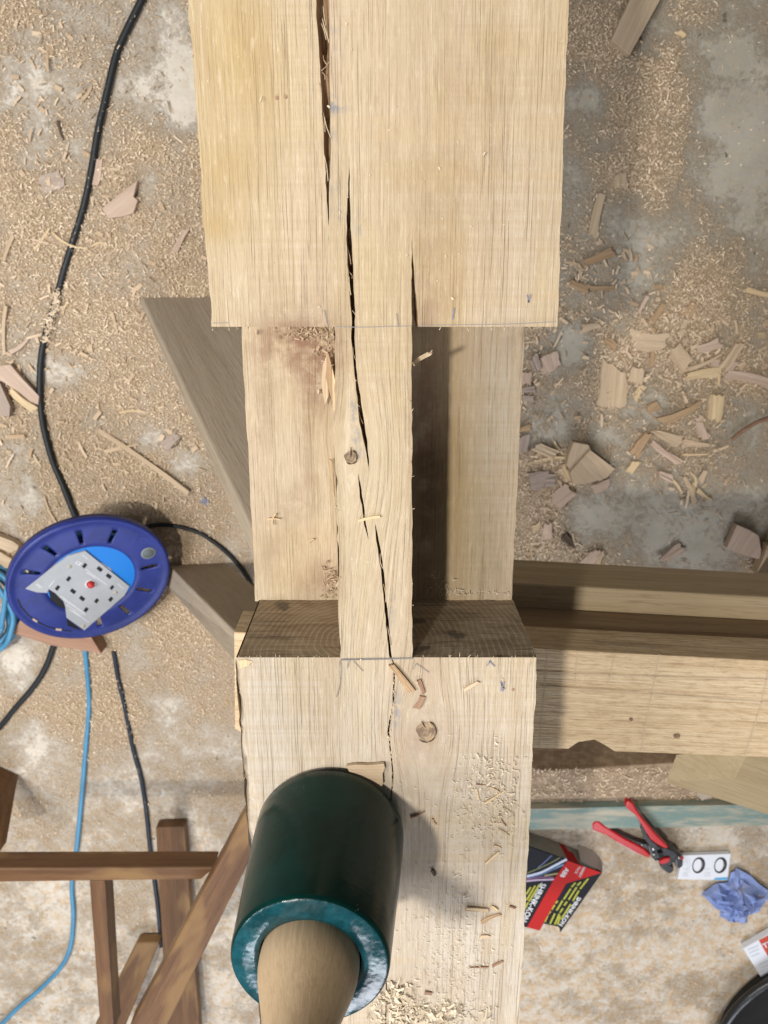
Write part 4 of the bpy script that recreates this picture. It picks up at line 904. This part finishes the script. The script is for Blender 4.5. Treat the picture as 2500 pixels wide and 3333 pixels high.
# ================================================================== red and white pack, black tub at the lower right
pk = empty('red_white_pack', at(2480, 3120, 0), 'white and orange red printed pack cut off by the right edge of the view', 'pack')
prism('pack_body', [at(x, y, .016) for x, y in ((2419, 3088), (2510, 3036), (2600, 2990), (2680, 3110), (2560, 3215), (2489, 3200))], .0155, M['white_card'], pk, None, .0006)
prism('red_panel', [at(x, y, .0166) for x, y in ((2470, 3061), (2590, 2998), (2650, 3080), (2512, 3135))], .0005, plain('orange_red_print', (.55, .07, .035), .45, .4), pk)
bg = Bag()
for k, (x, y, l) in enumerate(((2435, 3092, 34), (2440, 3102, 30), (2446, 3114, 26), (2470, 3140, 30), (2478, 3150, 30), (2474, 3164, 24))): bg.add(strip_geo([at(x, y, .0167), at(x + l, y - l*.42, .0167)], .0012))
bg.build('small_print', M['print_grey'], pk)['kind'] = 'stuff'
p0, p1 = at(2487, 3088, .0172), at(2545, 3062, .0172); text('print_lettering', 'TR', p0, p1-p0, Vector((-(p1-p0).y, (p1-p0).x, 0)), .022, M['white_print'], pk, True)
V, Fc = strip_geo([at(2489, 3072, .0172), at(2502, 3064, .0172), at(2520, 3058, .0172)], [.001, .004, .005]); mk('black_print', V, Fc, M['print_black'], pk)
rub = plain('black_rubber_tub', (.012, .013, .014), .38, .5, .2, 20, .0015, 25)
_a, _b, _c3 = at(2347, 3333, .05), at(2400, 3262, .05), at(2500, 3186, .05)
_d = 2*(_a.x*(_b.y-_c3.y) + _b.x*(_c3.y-_a.y) + _c3.x*(_a.y-_b.y)); _q = lambda v: v.x*v.x + v.y*v.y
tbz = Vector(((_q(_a)*(_b.y-_c3.y) + _q(_b)*(_c3.y-_a.y) + _q(_c3)*(_a.y-_b.y))/_d, (_q(_a)*(_c3.x-_b.x) + _q(_b)*(_a.x-_c3.x) + _q(_c3)*(_b.x-_a.x))/_d, 0))
r_o = (Vector((_a.x, _a.y, 0)) - tbz).length; print('tub', tbz, r_o)
tub = empty('rubber_tub', Vector((tbz.x, tbz.y, 0)), 'black rubber tub with a thick rolled rim in the lower right corner', 'tub')
lathe('tub_body', [(0, .002), (r_o*.88, .002), (r_o*.97, .048), (r_o*.93, .050), (r_o*.90, .026), (0, .022)], Vector((tbz.x, tbz.y, 0)), (0, 0, 1), plain('tub_inside', (.022, .021, .019), .75, .2, .3, 30), tub, 96)
lathe('tub_rim', [(r_o*.925, .044), (r_o*.92, .052), (r_o*.94, .059), (r_o*.965, .061), (r_o*.99, .057), (r_o, .050), (r_o*.985, .042), (r_o*.945, .038)], Vector((tbz.x, tbz.y, 0)), (0, 0, 1), rub, tub, 96)

# ================================================================== offcuts and chips
def chip(cx_, cy_, L, Wd, ang, tone, label, z=None, h=.006, name='wood_chip', group=None, jag=.3, surf=0., tilt=True, cat='wood chip'):
    a = math.radians(ang); c0 = at(cx_, cy_, surf); e1 = at(cx_ + L/2*math.cos(a), cy_ - L/2*math.sin(a), surf); e0 = at(cx_ - L/2*math.cos(a), cy_ + L/2*math.sin(a), surf)
    s1 = at(cx_ - Wd/2*math.sin(a), cy_ - Wd/2*math.cos(a), surf); s0 = at(cx_ + Wd/2*math.sin(a), cy_ + Wd/2*math.cos(a), surf)
    l, w = (e1-e0).length, (s1-s0).length; n = 6; slim = l / max(w, 1e-4)
    sk0, sk1 = RNG.uniform(-.55, .55, 2) * w if slim > 1.4 else RNG.uniform(-.18, .18, 2) * w
    w1, w0 = (RNG.uniform(.45, 1), 1) if RNG.random() < .6 else (1, RNG.uniform(.45, 1))
    if slim < 1.6: w1, w0 = RNG.uniform(.8, 1), 1
    bow = RNG.normal(0, .06) * l if slim > 2 else 0
    right = [(l/2 + sk1*(k/(n-1)-.5) - RNG.uniform(0, jag)*min(l*.5, w), w*w1*(-.5 + k/(n-1))) for k in range(n)]
    left = [(-l/2 + sk0*(.5-k/(n-1)) + RNG.uniform(0, jag)*min(l*.5, w), w*w0*(.5 - k/(n-1))) for k in range(n)]
    ws = lambda u: w*.5*(w0 + (w1-w0)*(u+.5))*RNG.uniform(.88, 1.08)
    side = [(l*u, ws(u)) for u in (.22, 0, -.22)]
    out = right + side + left + [(l*u, -ws(u)) for u in (-.22, 0, .22)]
    out = [(x, y + bow*(1 - (2*x/l)**2)) for x, y in out]
    m = len(out); hh = min(h*.5, max(.0008, w*.4)); ta = RNG.uniform(-.75, .75); tb_ = RNG.uniform(-.4, .4)
    V = [(x, y, hh*max(.12, 1 + ta*2*x/l*.6 + tb_*2*y/w*.6 + RNG.normal(0, .10))) for x, y in out] + [(x + RNG.normal(0, .03)*w, y*1.04, 0) for x, y in out]
    tris = tessellate_polygon([[Vector((x, y, 0)) for x, y in out]])
    Fc = [tuple(t) for t in tris] + [tuple(i+m for i in reversed(t)) for t in tris] + [(i, (i+1) % m, (i+1) % m + m, i+m) for i in range(m)]
    me = bpy.data.meshes.new(name); me.from_pydata(V, [], Fc); me.materials.append(M['chip_'+tone] if 'chip_'+tone in M else M[tone])
    G = np.array(V) + RNG.uniform(-3, 3, 3); me.attributes.new('grain', 'FLOAT_VECTOR', 'POINT').data.foreach_set('vector', G.astype(np.float32).ravel())
    o = bpy.data.objects.new(name, me); COL.objects.link(o); fixn(o)
    dv = e1-e0; tx = RNG.normal(0, .06) if tilt else 0; ty = RNG.uniform(-.10, .10) if tilt else 0
    o.location = ((e0+e1)/2) + Vector((0, 0, (z if z is not None else 0) + abs(ty)*l/2*.8 + abs(tx)*w/2*.8 + (.0004 if surf else .001))); o.rotation_euler = (tx, ty, math.atan2(dv.y, dv.x))
    return tag(o, label, cat, group)
GR_R = 'oak chips scattered on the floor right of the beam'; GR_L = 'wood chips in the sawdust left of the beam'; GR_B = 'splinters lying on top of the beam'
RC_ = [
 (1791, 1178, 62, 60, 105, 'pink', 'square pinkish chip lying right of the recess, beside a narrower grey one', .012), (1744, 1183, 60, 32, -65, 'grey', 'narrow grey chip close beside the beam, left of a square pinkish chip', .012),
 (1710, 1230, 45, 38, 80, 'pink', 'ragged pale pink chip half hidden by the beam below the narrow grey chip', .010), (1716, 1268, 55, 22, 5, 'grey', 'small flat grey chip poking out from under the recessed beam side', .008),
 (1708, 1300, 62, 20, 4, 'grey', 'pale lavender grey strip of wood beside the beam, under the small flat chip', .005), (1993, 1256, 150, 95, 86, 'tan', 'largest upright tan slab of wood among the chips right of the beam', .008),
 (2069, 1221, 58, 46, 80, 'tan', 'ribbed tan chip touching the right side of the upright tan slab', .010), (2111, 1102, 125, 58, -4, 'tan', 'wide brown tan chip with a stick laid across it, above the upright slab', .008),
 (2120, 1130, 130, 16, 86, 'orange', 'reddish stick lying upright across the wide brown tan chip', .014), (1986, 1118, 55, 30, -38, 'orange', 'orange brown wedge shaped chip left of the wide brown tan chip', .008),
 (1922, 1064, 66, 30, 12, 'tan', 'small curled tan chip up right of the beam shoulder corner', .007), (2245, 1010, 56, 30, 60, 'orange', 'dark orange chip at the upper end of a row of chips', .008),
 (2222, 1068, 66, 18, 70, 'tan', 'slim tan stick just below the dark orange chip', .006), (2138, 1015, 74, 24, 55, 'orange', 'slanting orange stick, right one of the two faint sticks', .005),
 (2093, 992, 66, 13, 62, 'pink', 'thin pinkish stick slanting left of the orange stick', .004), (2210, 1164, 88, 56, -52, 'tan', 'brownish chip leaning to the right in the middle of the chip cluster', .012),
 (2302, 1124, 86, 36, 18, 'pink', 'pale pink grey chip with a dark shadow above it, right of the leaning chip', .013), (2375, 1158, 104, 32, 58, 'tan', 'bright tan pointed chip standing up diagonally near the right edge', .014),
 (2378, 1192, 44, 22, 60, 'pink', 'small pale chip under the bright tan pointed chip', .008), (2283, 1218, 120, 34, 7, 'pale', 'striped pale chip with splintered lower ends, at the centre of the cluster', .013),
 (2324, 1182, 32, 24, 10, 'pink', 'tiny pale block on top of the right end of the striped chip', .020), (2337, 1227, 60, 13, 88, 'pale', 'short upright sliver at the right end of the striped chip', .012),
 (2432, 1237, 168, 34, -12, 'pink', 'long pinkish plank shaped splinter running off the right edge', .010), (2275, 1178, 152, 16, 22, 'tan', 'long brown stick lying diagonally just above the striped chip', .010),
 (2323, 1324, 92, 48, 82, 'pale', 'pale yellow pointed chip standing alone below the striped chip', .014), (2123, 1324, 50, 32, 25, 'orange', 'short orange chip left of the long orange splinter', .007),
 (2210, 1340, 152, 30, 24, 'orange', 'long orange splinter slanting up to the right', .012), (2286, 1391, 78, 28, -70, 'pink', 'pinkish grey splinter below the pale yellow pointed chip', .008),
 (2082, 1281, 62, 24, 62, 'pale', 'thin pale splinter right of the foot of the upright slab', .006), (2477, 1091, 28, 18, 0, 'pale', 'bright cream crumb of wood near the right edge', .010),
 (2470, 953, 95, 18, -14, 'pale', 'yellow splinter at the right edge above the chips', .007), (2085, 1445, 96, 36, 57, 'orange', 'thick orange brown chip slanting down to a pale end', .014),
 (2058, 1517, 52, 24, 55, 'pale', 'cream coloured chip at the lower end of the orange brown chip', .008), (2172, 1415, 104, 40, -22, 'tan', 'broad tan chip crossing the top of the orange brown chip', .010),
 (2262, 1445, 90, 26, -3, 'tan', 'striped tan sliver bundle to the right of the broad tan chip', .008), (2259, 1477, 90, 9, 3, 'pale', 'thin pale stick under the striped sliver bundle', .006),
 (2164, 1469, 118, 26, -36, 'pink', 'straight pinkish chip running down right from the orange brown chip', .012), (2164, 1545, 58, 30, -25, 'pink', 'short pink block below the straight pinkish chip', .010),
 (2202, 1583, 58, 8, -55, 'pale', 'leftmost of the fan of thin splinters below the pink block', .005), (2240, 1594, 92, 16, -70, 'tan', 'longest splinter of the fan below the pink block', .007),
 (2258, 1605, 72, 9, -84, 'pale', 'rightmost upright splinter of the fan below the pink block', .006), (2251, 1561, 52, 11, -75, 'pale', 'upper short splinter of the fan below the pink block', .006),
 (2286, 1548, 48, 18, 65, 'tan', 'striped stub right of the fan of splinters', .006), (2289, 1610, 58, 16, -38, 'pale', 'bright two tone splinter pointing down right of the fan', .007),
 (2186, 1800, 88, 32, 33, 'pink', 'pale oblong chip alone on the bare concrete above the trestle', .012), (1701, 1442, 60, 38, 80, 'grey', 'grey chip beside the beam under an orange chip', .010),
 (1706, 1394, 44, 24, 12, 'orange', 'orange chip tucked against the beam above a grey chip', .008), (1775, 1464, 78, 36, -22, 'tan', 'tan chip at the top of the pile beside the beam', .014),
 (1785, 1498, 112, 11, 10, 'pale', 'thin pale stick across the pile beside the beam', .016), (1754, 1560, 78, 62, 8, 'grey', 'blocky pinkish grey chip in the pile beside the beam', .018),
 (1786, 1560, 38, 42, 5, 'grey', 'smaller grey block stacked on the blocky pinkish grey chip', .024), (1829, 1612, 84, 56, 38, 'pink', 'flat pinkish chip below the blocky grey one', .010),
 (1840, 1540, 58, 20, -65, 'pale', 'upright splinter left of the large square offcut', .014), (1780, 1727, 68, 38, 85, 'pink', 'tongue shaped pinkish chip near the beam above the trestle', .010),
 (1744, 1716, 28, 22, 10, 'pale', 'small pale crumb left of the tongue shaped chip', .008), (1918, 1818, 95, 42, 47, 'pink', 'pinkish offcut half hidden behind the trestle rail', .012),
 (1948, 1822, 70, 20, 60, 'tan', 'tan sliver beside the offcut behind the trestle rail', .008), (1818, 1457, 58, 6, -55, 'pale', 'hair thin splinter over the top of the chip pile', .018),
 (1804, 1520, 66, 7, -75, 'pale', 'hair thin splinter over the middle of the chip pile', .026), (1740, 1781, 78, 5, 82, 'pale', 'long hair thin splinter near the beam above the trestle', .004),
 (1846, 1762, 56, 28, -50, 'dark', 'dark brown crumpled leaf like scrap on the bare concrete', .008), (1955, 1582, 66, 30, 20, 'pink', 'flat pink shaving below the large square offcut', .003),
 (2018, 589, 50, 46, 90, 'tan', 'small square tan chip in the sawdust right of the beam top', .007), (1950, 838, 112, 32, 22, 'orange', 'slanting orange brown splinter right of the beam above the shoulder', .008),
 (1885, 929, 72, 30, -20, 'orange', 'brown triangular chip just right of the beam shoulder', .008), (1960, 938, 86, 16, 2, 'orange', 'level orange stick right of the brown triangular chip', .006),
 (2140, 937, 38, 14, -8, 'orange', 'tiny orange chip left of the faint sticks', .005), (1945, 700, 145, 30, 78, 'tan', 'long faded brown strip lying upright in the dust right of the beam', .003),
 (2215, 115, 32, 18, -40, 'pale', 'cream curl of wood on bare concrete at the upper right', .008)]
for (x, y, L, w, a, t, lab, h) in RC_: chip(x, y, L, w, a, t, lab, h=h, group=GR_R)
def offcut(pts, z, th, tone, label, name='offcut', g=(1, .2, 0), cat='offcut', group=None):
    o = prism(name, [at(x, y, z) for x, y in pts], th, M[tone], None, g, .0008); return tag(o, label, cat, group)
offcut([(1921, 1464), (2002, 1526), (1975, 1556), (1920, 1572), (1867, 1578), (1856, 1537)], .03, .029, 'chip_tan', 'large square tan offcut on top of the chip pile right of the beam', g=(.7, -.7, 0))
offcut([(1867, 1439), (1916, 1448), (1924, 1462), (1862, 1538), (1845, 1513), (1851, 1480)], .024, .023, 'chip_tan', 'tan offcut tucked under the upper left edge of the large square offcut', g=(.2, 1, 0))
offcut([(2400, 1708), (2443, 1727), (2470, 1743), (2478, 1789), (2476, 1822), (2420, 1806), (2365, 1784)], .02, .018, 'chip_pink', 'pinkish five sided offcut casting a shadow near the right edge', g=(.5, 1, 0))
offcut([(2500, 1775), (2463, 1870), (2560, 1885), (2620, 1790)], .03, .028, 'chip_tan', 'tan board end cut off by the right edge above the trestle', g=(.4, 1, 0))
offcut([(1991, 130), (2050, 179), (2160, -20), (2200, -90), (2110, -130), (2060, -20)], .018, .017, 'chip_tan', 'straight board offcut entering from the top edge right of the beam', g=(.45, 1, 0))
offcut([(331, 678), (353, 711), (396, 705), (434, 694), (448, 651), (434, 640), (448, 586), (400, 622)], .014, .010, 'chip_pink', 'large pinkish chip with a broken right end beside the long black cable', g=(.8, .55, 0), group=GR_L)
offcut([(0, 1190), (33, 1186), (75, 1235), (127, 1290), (124, 1318), (95, 1305), (60, 1275), (-20, 1225)], .016, .012, 'chip_pink', 'long split piece of pinkish wood pointing at the bend of the black cable', g=(.7, -.7, 0), group=GR_L)
offcut([(0, 1248), (33, 1323), (30, 1358), (-25, 1345), (-30, 1240)], .02, .016, 'chip_grey', 'greyish split piece of wood at the left edge below the long pinkish piece', g=(.35, -1, 0), group=GR_L)
offcut([(-30, 1735), (40, 1762), (60, 1775), (58, 1788), (30, 1800), (-30, 1770)], .02, .018, 'chip_tan', 'tan board end at the left edge above the blue cable coil', g=(.9, -.4, 0), group=GR_L)
offcut([(-40, 1790), (-10, 1790), (42, 1822), (30, 1850), (-40, 1850)], .012, .011, 'chip_tan', 'lower tan board end at the left edge, beneath the blue coil', g=(.9, -.4, 0), group=GR_L)

LCH = [(318, 562, 90, 24, 80, 'pink', 'pinkish chip pressed against the right side of the long black cable', .006), (172, 592, 84, 60, 20, 'grey', 'flat mauve grey chip half buried left of the black cable', .003), (590, 785, 88, 18, 62, 'pink', 'slender pinkish chip standing between the black cable and the beam', .008),
 (235, 783, 132, 7, -24, 'pale', 'long pale splinter lying across the black cable', .004), (322, 802, 62, 7, 16, 'pale', 'short pale splinter ending at the long splinter across the cable', .004), (140, 778, 90, 8, 52, 'pale', 'thin splinter slanting up left of the black cable', .005),
 (32, 808, 92, 15, 72, 'tan', 'upright splinter at the left edge above the split wood', .006), (80, 1300, 112, 24, -38, 'pale', 'yellowish fibrous splinter under the long split pinkish piece', .010), (472, 1500, 365, 15, -34, 'tan', 'very long tan splinter lying diagonally below the big leaning leg', .007),
 (22, 1075, 165, 12, 86, 'tan', 'long upright stick at the left edge beside the black cable', .008), (65, 1122, 80, 16, 40, 'pink', 'short slanting stick right of the long upright stick', .006), (555, 1435, 70, 38, 40, 'grey', 'mauve grey flake beside the leaning leg', .003), (570, 1440, 62, 5, 42, 'dark', 'thin dark sliver across the mauve grey flake', .006),
 (195, 1682, 175, 11, -55, 'tan', 'long thin stick running down to the reel beside the cable', .005), (667, 1631, 30, 20, -40, 'ink', 'small blue grey fragment beside the leaning leg', .003), (200, 425, 70, 10, -75, 'dark', 'dark sliver in the sawdust left of the long black cable', .004), (285, 305, 60, 14, 55, 'tan', 'tan splinter just left of the upper black cable', .005),
 (375, 1050, 80, 10, -78, 'tan', 'upright splinter half buried between the cable and the leaning leg', .004), (420, 1340, 60, 8, 5, 'pale', 'level pale splinter above the very long tan splinter', .004), (215, 1000, 46, 8, 65, 'pale', 'pale splinter leaning on the dusty part of the black cable', .014)]
for (x, y, L, w, a, t, lab, h) in LCH: chip(x, y, L, w, a, t, lab, h=h, group=GR_L, z=(.008 if 'across the black cable' in lab else .0))
BCH = [(1307, 2205, 118, 24, -52, 'orange', 'golden brown splinter at the end of the split on the lower beam', .003), (1371, 2233, 52, 13, -70, 'bark', 'upper reddish brown flake right of the split, above another', .002), (1364, 2283, 50, 18, 62, 'bark', 'lower reddish brown flake right of the split, above the big knot', .002),
 (1533, 2231, 60, 12, 31, 'tan', 'small tan splinter lying alone right of the knot near the joint', .002), (1612, 2591, 82, 6, 31, 'pale', 'long cream splinter on the sawdust heap of the lower beam', .002), (1609, 2570, 46, 7, -26, 'tan', 'short brown splinter crossing above the long cream one', .002),
 (1553, 2582, 36, 6, -78, 'pale', 'upright cream splinter left of the long cream one', .002), (1637, 2666, 44, 5, -62, 'bark', 'dark splinter slanting beside the sawdust heap', .002), (1655, 2640, 48, 4, -38, 'tan', 'thin tan splinter right of the sawdust heap', .0015), (1563, 2550, 30, 3, -3, 'bark', 'tiny level dark splinter above the sawdust heap', .0015),
 (1360, 2649, 52, 5, 23, 'bark', 'dark brown splinter right beside the mallet', .002), (1415, 2672, 24, 7, -58, 'orange', 'tiny golden splinter near the dark one beside the mallet', .002), (1553, 2957, 78, 14, -4, 'tan', 'flat tan shaving on the lower beam, above a slanting brown one', .0025), (1608, 2954, 26, 10, -35, 'pale', 'curled cream shaving at the right end of the flat tan shaving', .003),
 (1598, 2986, 70, 10, 24, 'orange', 'slanting brown splinter below the flat tan shaving', .0025), (1558, 3146, 62, 5, 1, 'bark', 'level reddish splinter on the lower beam', .0018), (1619, 3134, 40, 6, 26, 'bark', 'slanting reddish splinter right of the level reddish one', .0018), (1578, 3047, 36, 10, 4, 'tan', 'short tan crumb of wood in the dust of the lower beam', .0025),
 (1412, 2838, 22, 10, -60, 'dark', 'dark brown fleck on the darker patch of the lower beam', .002), (1394, 3228, 26, 8, -8, 'bark', 'reddish brown fleck near the bottom shavings on the beam', .002), (1668, 2950, 22, 6, -20, 'bark', 'lone reddish fleck near the right edge of the lower beam', .0015), (1640, 2706, 42, 4, -30, 'tan', 'thin curved splinter by the right edge of the beam below the heap', .0015),
 (1602, 2790, 60, 5, 42, 'pale', 'thin pale splinter slanting on the lower beam beside the SHRINK-KON carton', .0015), (1620, 2755, 28, 5, -25, 'tan', 'short tan splinter above the thin pale slanting one', .0015), (1203, 1687, 74, 9, 12, 'pale', 'white pointed splinter lying across the split in the tongue', .0015)]
for (x, y, L, w, a, t, lab, h) in BCH: chip(x, y, L, w, a, t, lab, h=h, group=GR_B, surf=BT, tilt=False, name='splinter', jag=.25, cat='splinter')
for (x, y, L, w, a, t, lab) in ((890, 1689, 42, 5, 0, 'pale', 'level half of a cream splinter cross on the left recess floor'), (893, 1690, 40, 5, 75, 'pale', 'upright half of a cream splinter cross on the left recess floor'), (1012, 1760, 26, 6, 30, 'tan', 'tiny tan splinter near the foot of the left recess')):
    chip(x, y, L, w, a, t, lab, h=.0015, group='splinters in the recesses of the joint', surf=CZ+.0015, tilt=False, name='splinter', jag=.25, cat='splinter')
o = poly('bark_flake', [(1127, 2494), (1160, 2489), (1200, 2491), (1250, 2486), (1254, 2500), (1246, 2520), (1248, 2552), (1226, 2580), (1180, 2560), (1140, 2520)], BT+.0035, .003, M['chip_tan'], None, (1, 0, 0), .0004); tag(o, 'brown flake of bark trapped under the edge of the mallet', 'bark')
P = [at(x, y, z) for x, y, z in ((1345, 1186, BT-.002), (1362, 1170, BT-.012), (1380, 1160, BT-.012), (1398, 1150, BT-.010), (1402, 1144, BT-.007))]
V, Fc = strip_geo(spline(P, 4), .0026, (.3, .2, 1)); o = mk('shaving', V, Fc, M['fibre']); o.modifiers.new('t', 'SOLIDIFY').thickness = .0004; tag(o, 'curled pale shaving hanging off the tongue over the right recess', 'shaving')
o = tube('twig', [at(x, y, .008) for x, y in ((2384, 1430), (2410, 1408), (2440, 1388), (2470, 1372), (2530, 1352))], .004, M['bark'], None, 8, 5); tag(o, 'thin curved brown twig at the right edge below the chips', 'twig')

# fine splinters too many to count
sp = Bag()
for k in range(1100):
    if k % 3: x, y = RNG.normal(2200, 170), RNG.normal(1330, 220)
    else: x, y = (RNG.normal(1760, 70), RNG.normal(1480, 220)) if k % 2 else (RNG.uniform(0, 640), RNG.uniform(20, 1700))
    if x < 0 or x > 2560: continue
    p0 = at(x, y, .0015 + RNG.uniform(0, .004)); a = RNG.uniform(0, 6.28); L = RNG.uniform(.004, .020); p1 = p0 + Vector((math.cos(a)*L, math.sin(a)*L, RNG.normal(0, .001)))
    sp.add(tube_geo([p0, p1], RNG.uniform(.0004, .0012), 4))
o = sp.build('fine_splinters', M['chip_tan'], None, gdir=(1, 0, 0)); tag(o, 'fine oak splinters strewn thinly over the floor', None, kind='stuff')

def small_chips(n, bl, lo, hi, mat, name, label):
    Q = []
    while len(Q) < n:
        x, y, rx, ry = bl[RNG.integers(len(bl))]; a, b = RNG.normal(x, rx), RNG.normal(y, ry)
        if -60 < a < 2560 and -40 < b < 1880 and not 700 < a < 1640: w = at(a, b, 0); Q.append((w.x, w.y))
    Q = np.array(Q); return flakes(name, Q, floor_h(Q[:, 0], Q[:, 1]) + .001, lo, hi, mat, label, .25, .003, .22)
small_chips(620, [(2200, 1350, 170, 190), (2250, 1180, 160, 90), (2100, 1100, 150, 120), (1760, 1520, 70, 150), (1760, 1150, 60, 130), (1950, 860, 130, 60), (1780, 1780, 90, 60)], .005, .014, M['flake_mid'], 'wood_flakes', 'small pale wood flakes strewn between the chips right of the beam')
small_chips(420, [(140, 1100, 120, 160), (60, 1300, 80, 120), (250, 700, 160, 180), (400, 1400, 160, 160), (120, 250, 120, 160)], .005, .016, M['flake_mid'], 'wood_flakes', 'small curled wood flakes on the sawdust around the long black cable')
# sawdust lying on the beam
def on_beam(n, bl, z, lo, hi, mat, name, label, tl=.4):
    P_ = []
    while len(P_) < n:
        x, y, rx, ry = bl[RNG.integers(len(bl))]; a, b = RNG.normal(x, rx), RNG.normal(y, ry)
        w = at(a, b, z)
        if z > BT - .01 and not (float((leL if w.y < YL else leU)(w.y))+.002 < w.x < float((reL if w.y < YL else reU)(w.y))-.002): continue
        if z > BT - .01 and YL < w.y < YU: continue
        if z < BT-.01 and (abs(w.x) > .097 or (TLx(w.y)-.001 < w.x < TRx(w.y)+.001) or not (YL+.002 < w.y < YU)): continue
        if z > BT-.01 and (w - mal_b).length < .050: continue
        P_.append((w.x, w.y))
    P_ = np.array(P_); return flakes(name, P_, np.full(n, z), lo, hi, mat, label, .4, .0006, tl)
on_beam(600, [(1600, 2600, 55, 55), (1560, 2680, 70, 60), (1600, 2520, 45, 40)], BT+.0004, .0008, .0024, M['flake_pale'], 'beam_sawdust', 'fine cream sawdust heap on the right of the lower beam, beside the mallet')
on_beam(700, [(1440, 2950, 80, 110), (1500, 3070, 70, 60), (1480, 3180, 60, 60)], BT+.0004, .0006, .0018, M['flake_pale'], 'beam_sawdust', 'pale crumbs of sawdust dusted over the darker part of the lower beam')
on_beam(650, [(1330, 3310, 60, 35), (1440, 3300, 70, 25), (1290, 3240, 20, 20)], BT+.0004, .0015, .0045, M['flake_pale'], 'beam_sawdust', 'curly pale shavings heaped on the beam at the bottom edge', .8)
on_beam(60, [(1200, 500, 300, 300), (1500, 800, 250, 200), (1300, 2350, 260, 150)], BT+.0003, .0005, .0018, M['flake_pale'], 'beam_sawdust', 'stray cream specks on the upper faces of the beam')
on_beam(220, [(1060, 1100, 26, 26), (1000, 1085, 60, 12), (1060, 1180, 20, 60), (1070, 1900, 14, 40)], CZ+.002, .0010, .0038, M['flake_brown'], 'recess_sawdust', 'brown shavings gathered in the corners of the left recess', .9)
on_beam(160, [(1480, 1928, 30, 6), (1430, 1905, 30, 20), (1620, 1930, 60, 4)], CZ+.001, .0006, .0022, M['flake_pale'], 'recess_sawdust', 'pale crumbs along the foot of the right recess')
# dust on the floor timber and on the dark cable
pts = np.array([tuple(at(RNG.uniform(1640, 2560), 2500 + RNG.uniform(0, 95), .11))[:2] for _ in range(2600)]); flakes('timber_sawdust', pts, np.full(len(pts), .1105), .0018, .005, M['flake'], 'brown sawdust lying along the floor timber under the trestle', .4, .001)
pts = []
for k in range(260):
    i = RNG.uniform(0, 1); a, b = np.array([190, 950]), np.array([146, 1110]); p = a + (b-a)*i + RNG.normal(0, 7, 2); pts.append(tuple(at(p[0], p[1], .011))[:2])
flakes('cable_sawdust', np.array(pts), np.full(len(pts), .0085), .002, .006, M['flake'], 'sawdust burying a short stretch of the long black cable', .4, .004)

def dust_cable(pts, n, r, label):
    P_ = spline([Vector((x, y, 0)) for x, y in pts], 12); Q = []
    for _ in range(n):
        p = P_[RNG.integers(len(P_))]; w = at(p.x + RNG.normal(0, 4), p.y + RNG.normal(0, 6), r*1.6); Q.append((w.x, w.y))
    flakes('cable_sawdust', np.array(Q), np.full(n, r*1.70), .0012, .0036, M['flake'], label, .4, .0006)
dust_cable([(461, 0), (380, 174), (320, 423), (271, 678), (209, 879), (179, 986)], 34, .0062, 'specks of sawdust clinging to the long black cable')
dust_cable([(385, 2208), (407, 2305), (434, 2440), (461, 2541), (477, 2650)], 22, .0048, 'specks of sawdust clinging to the dark grey cable')
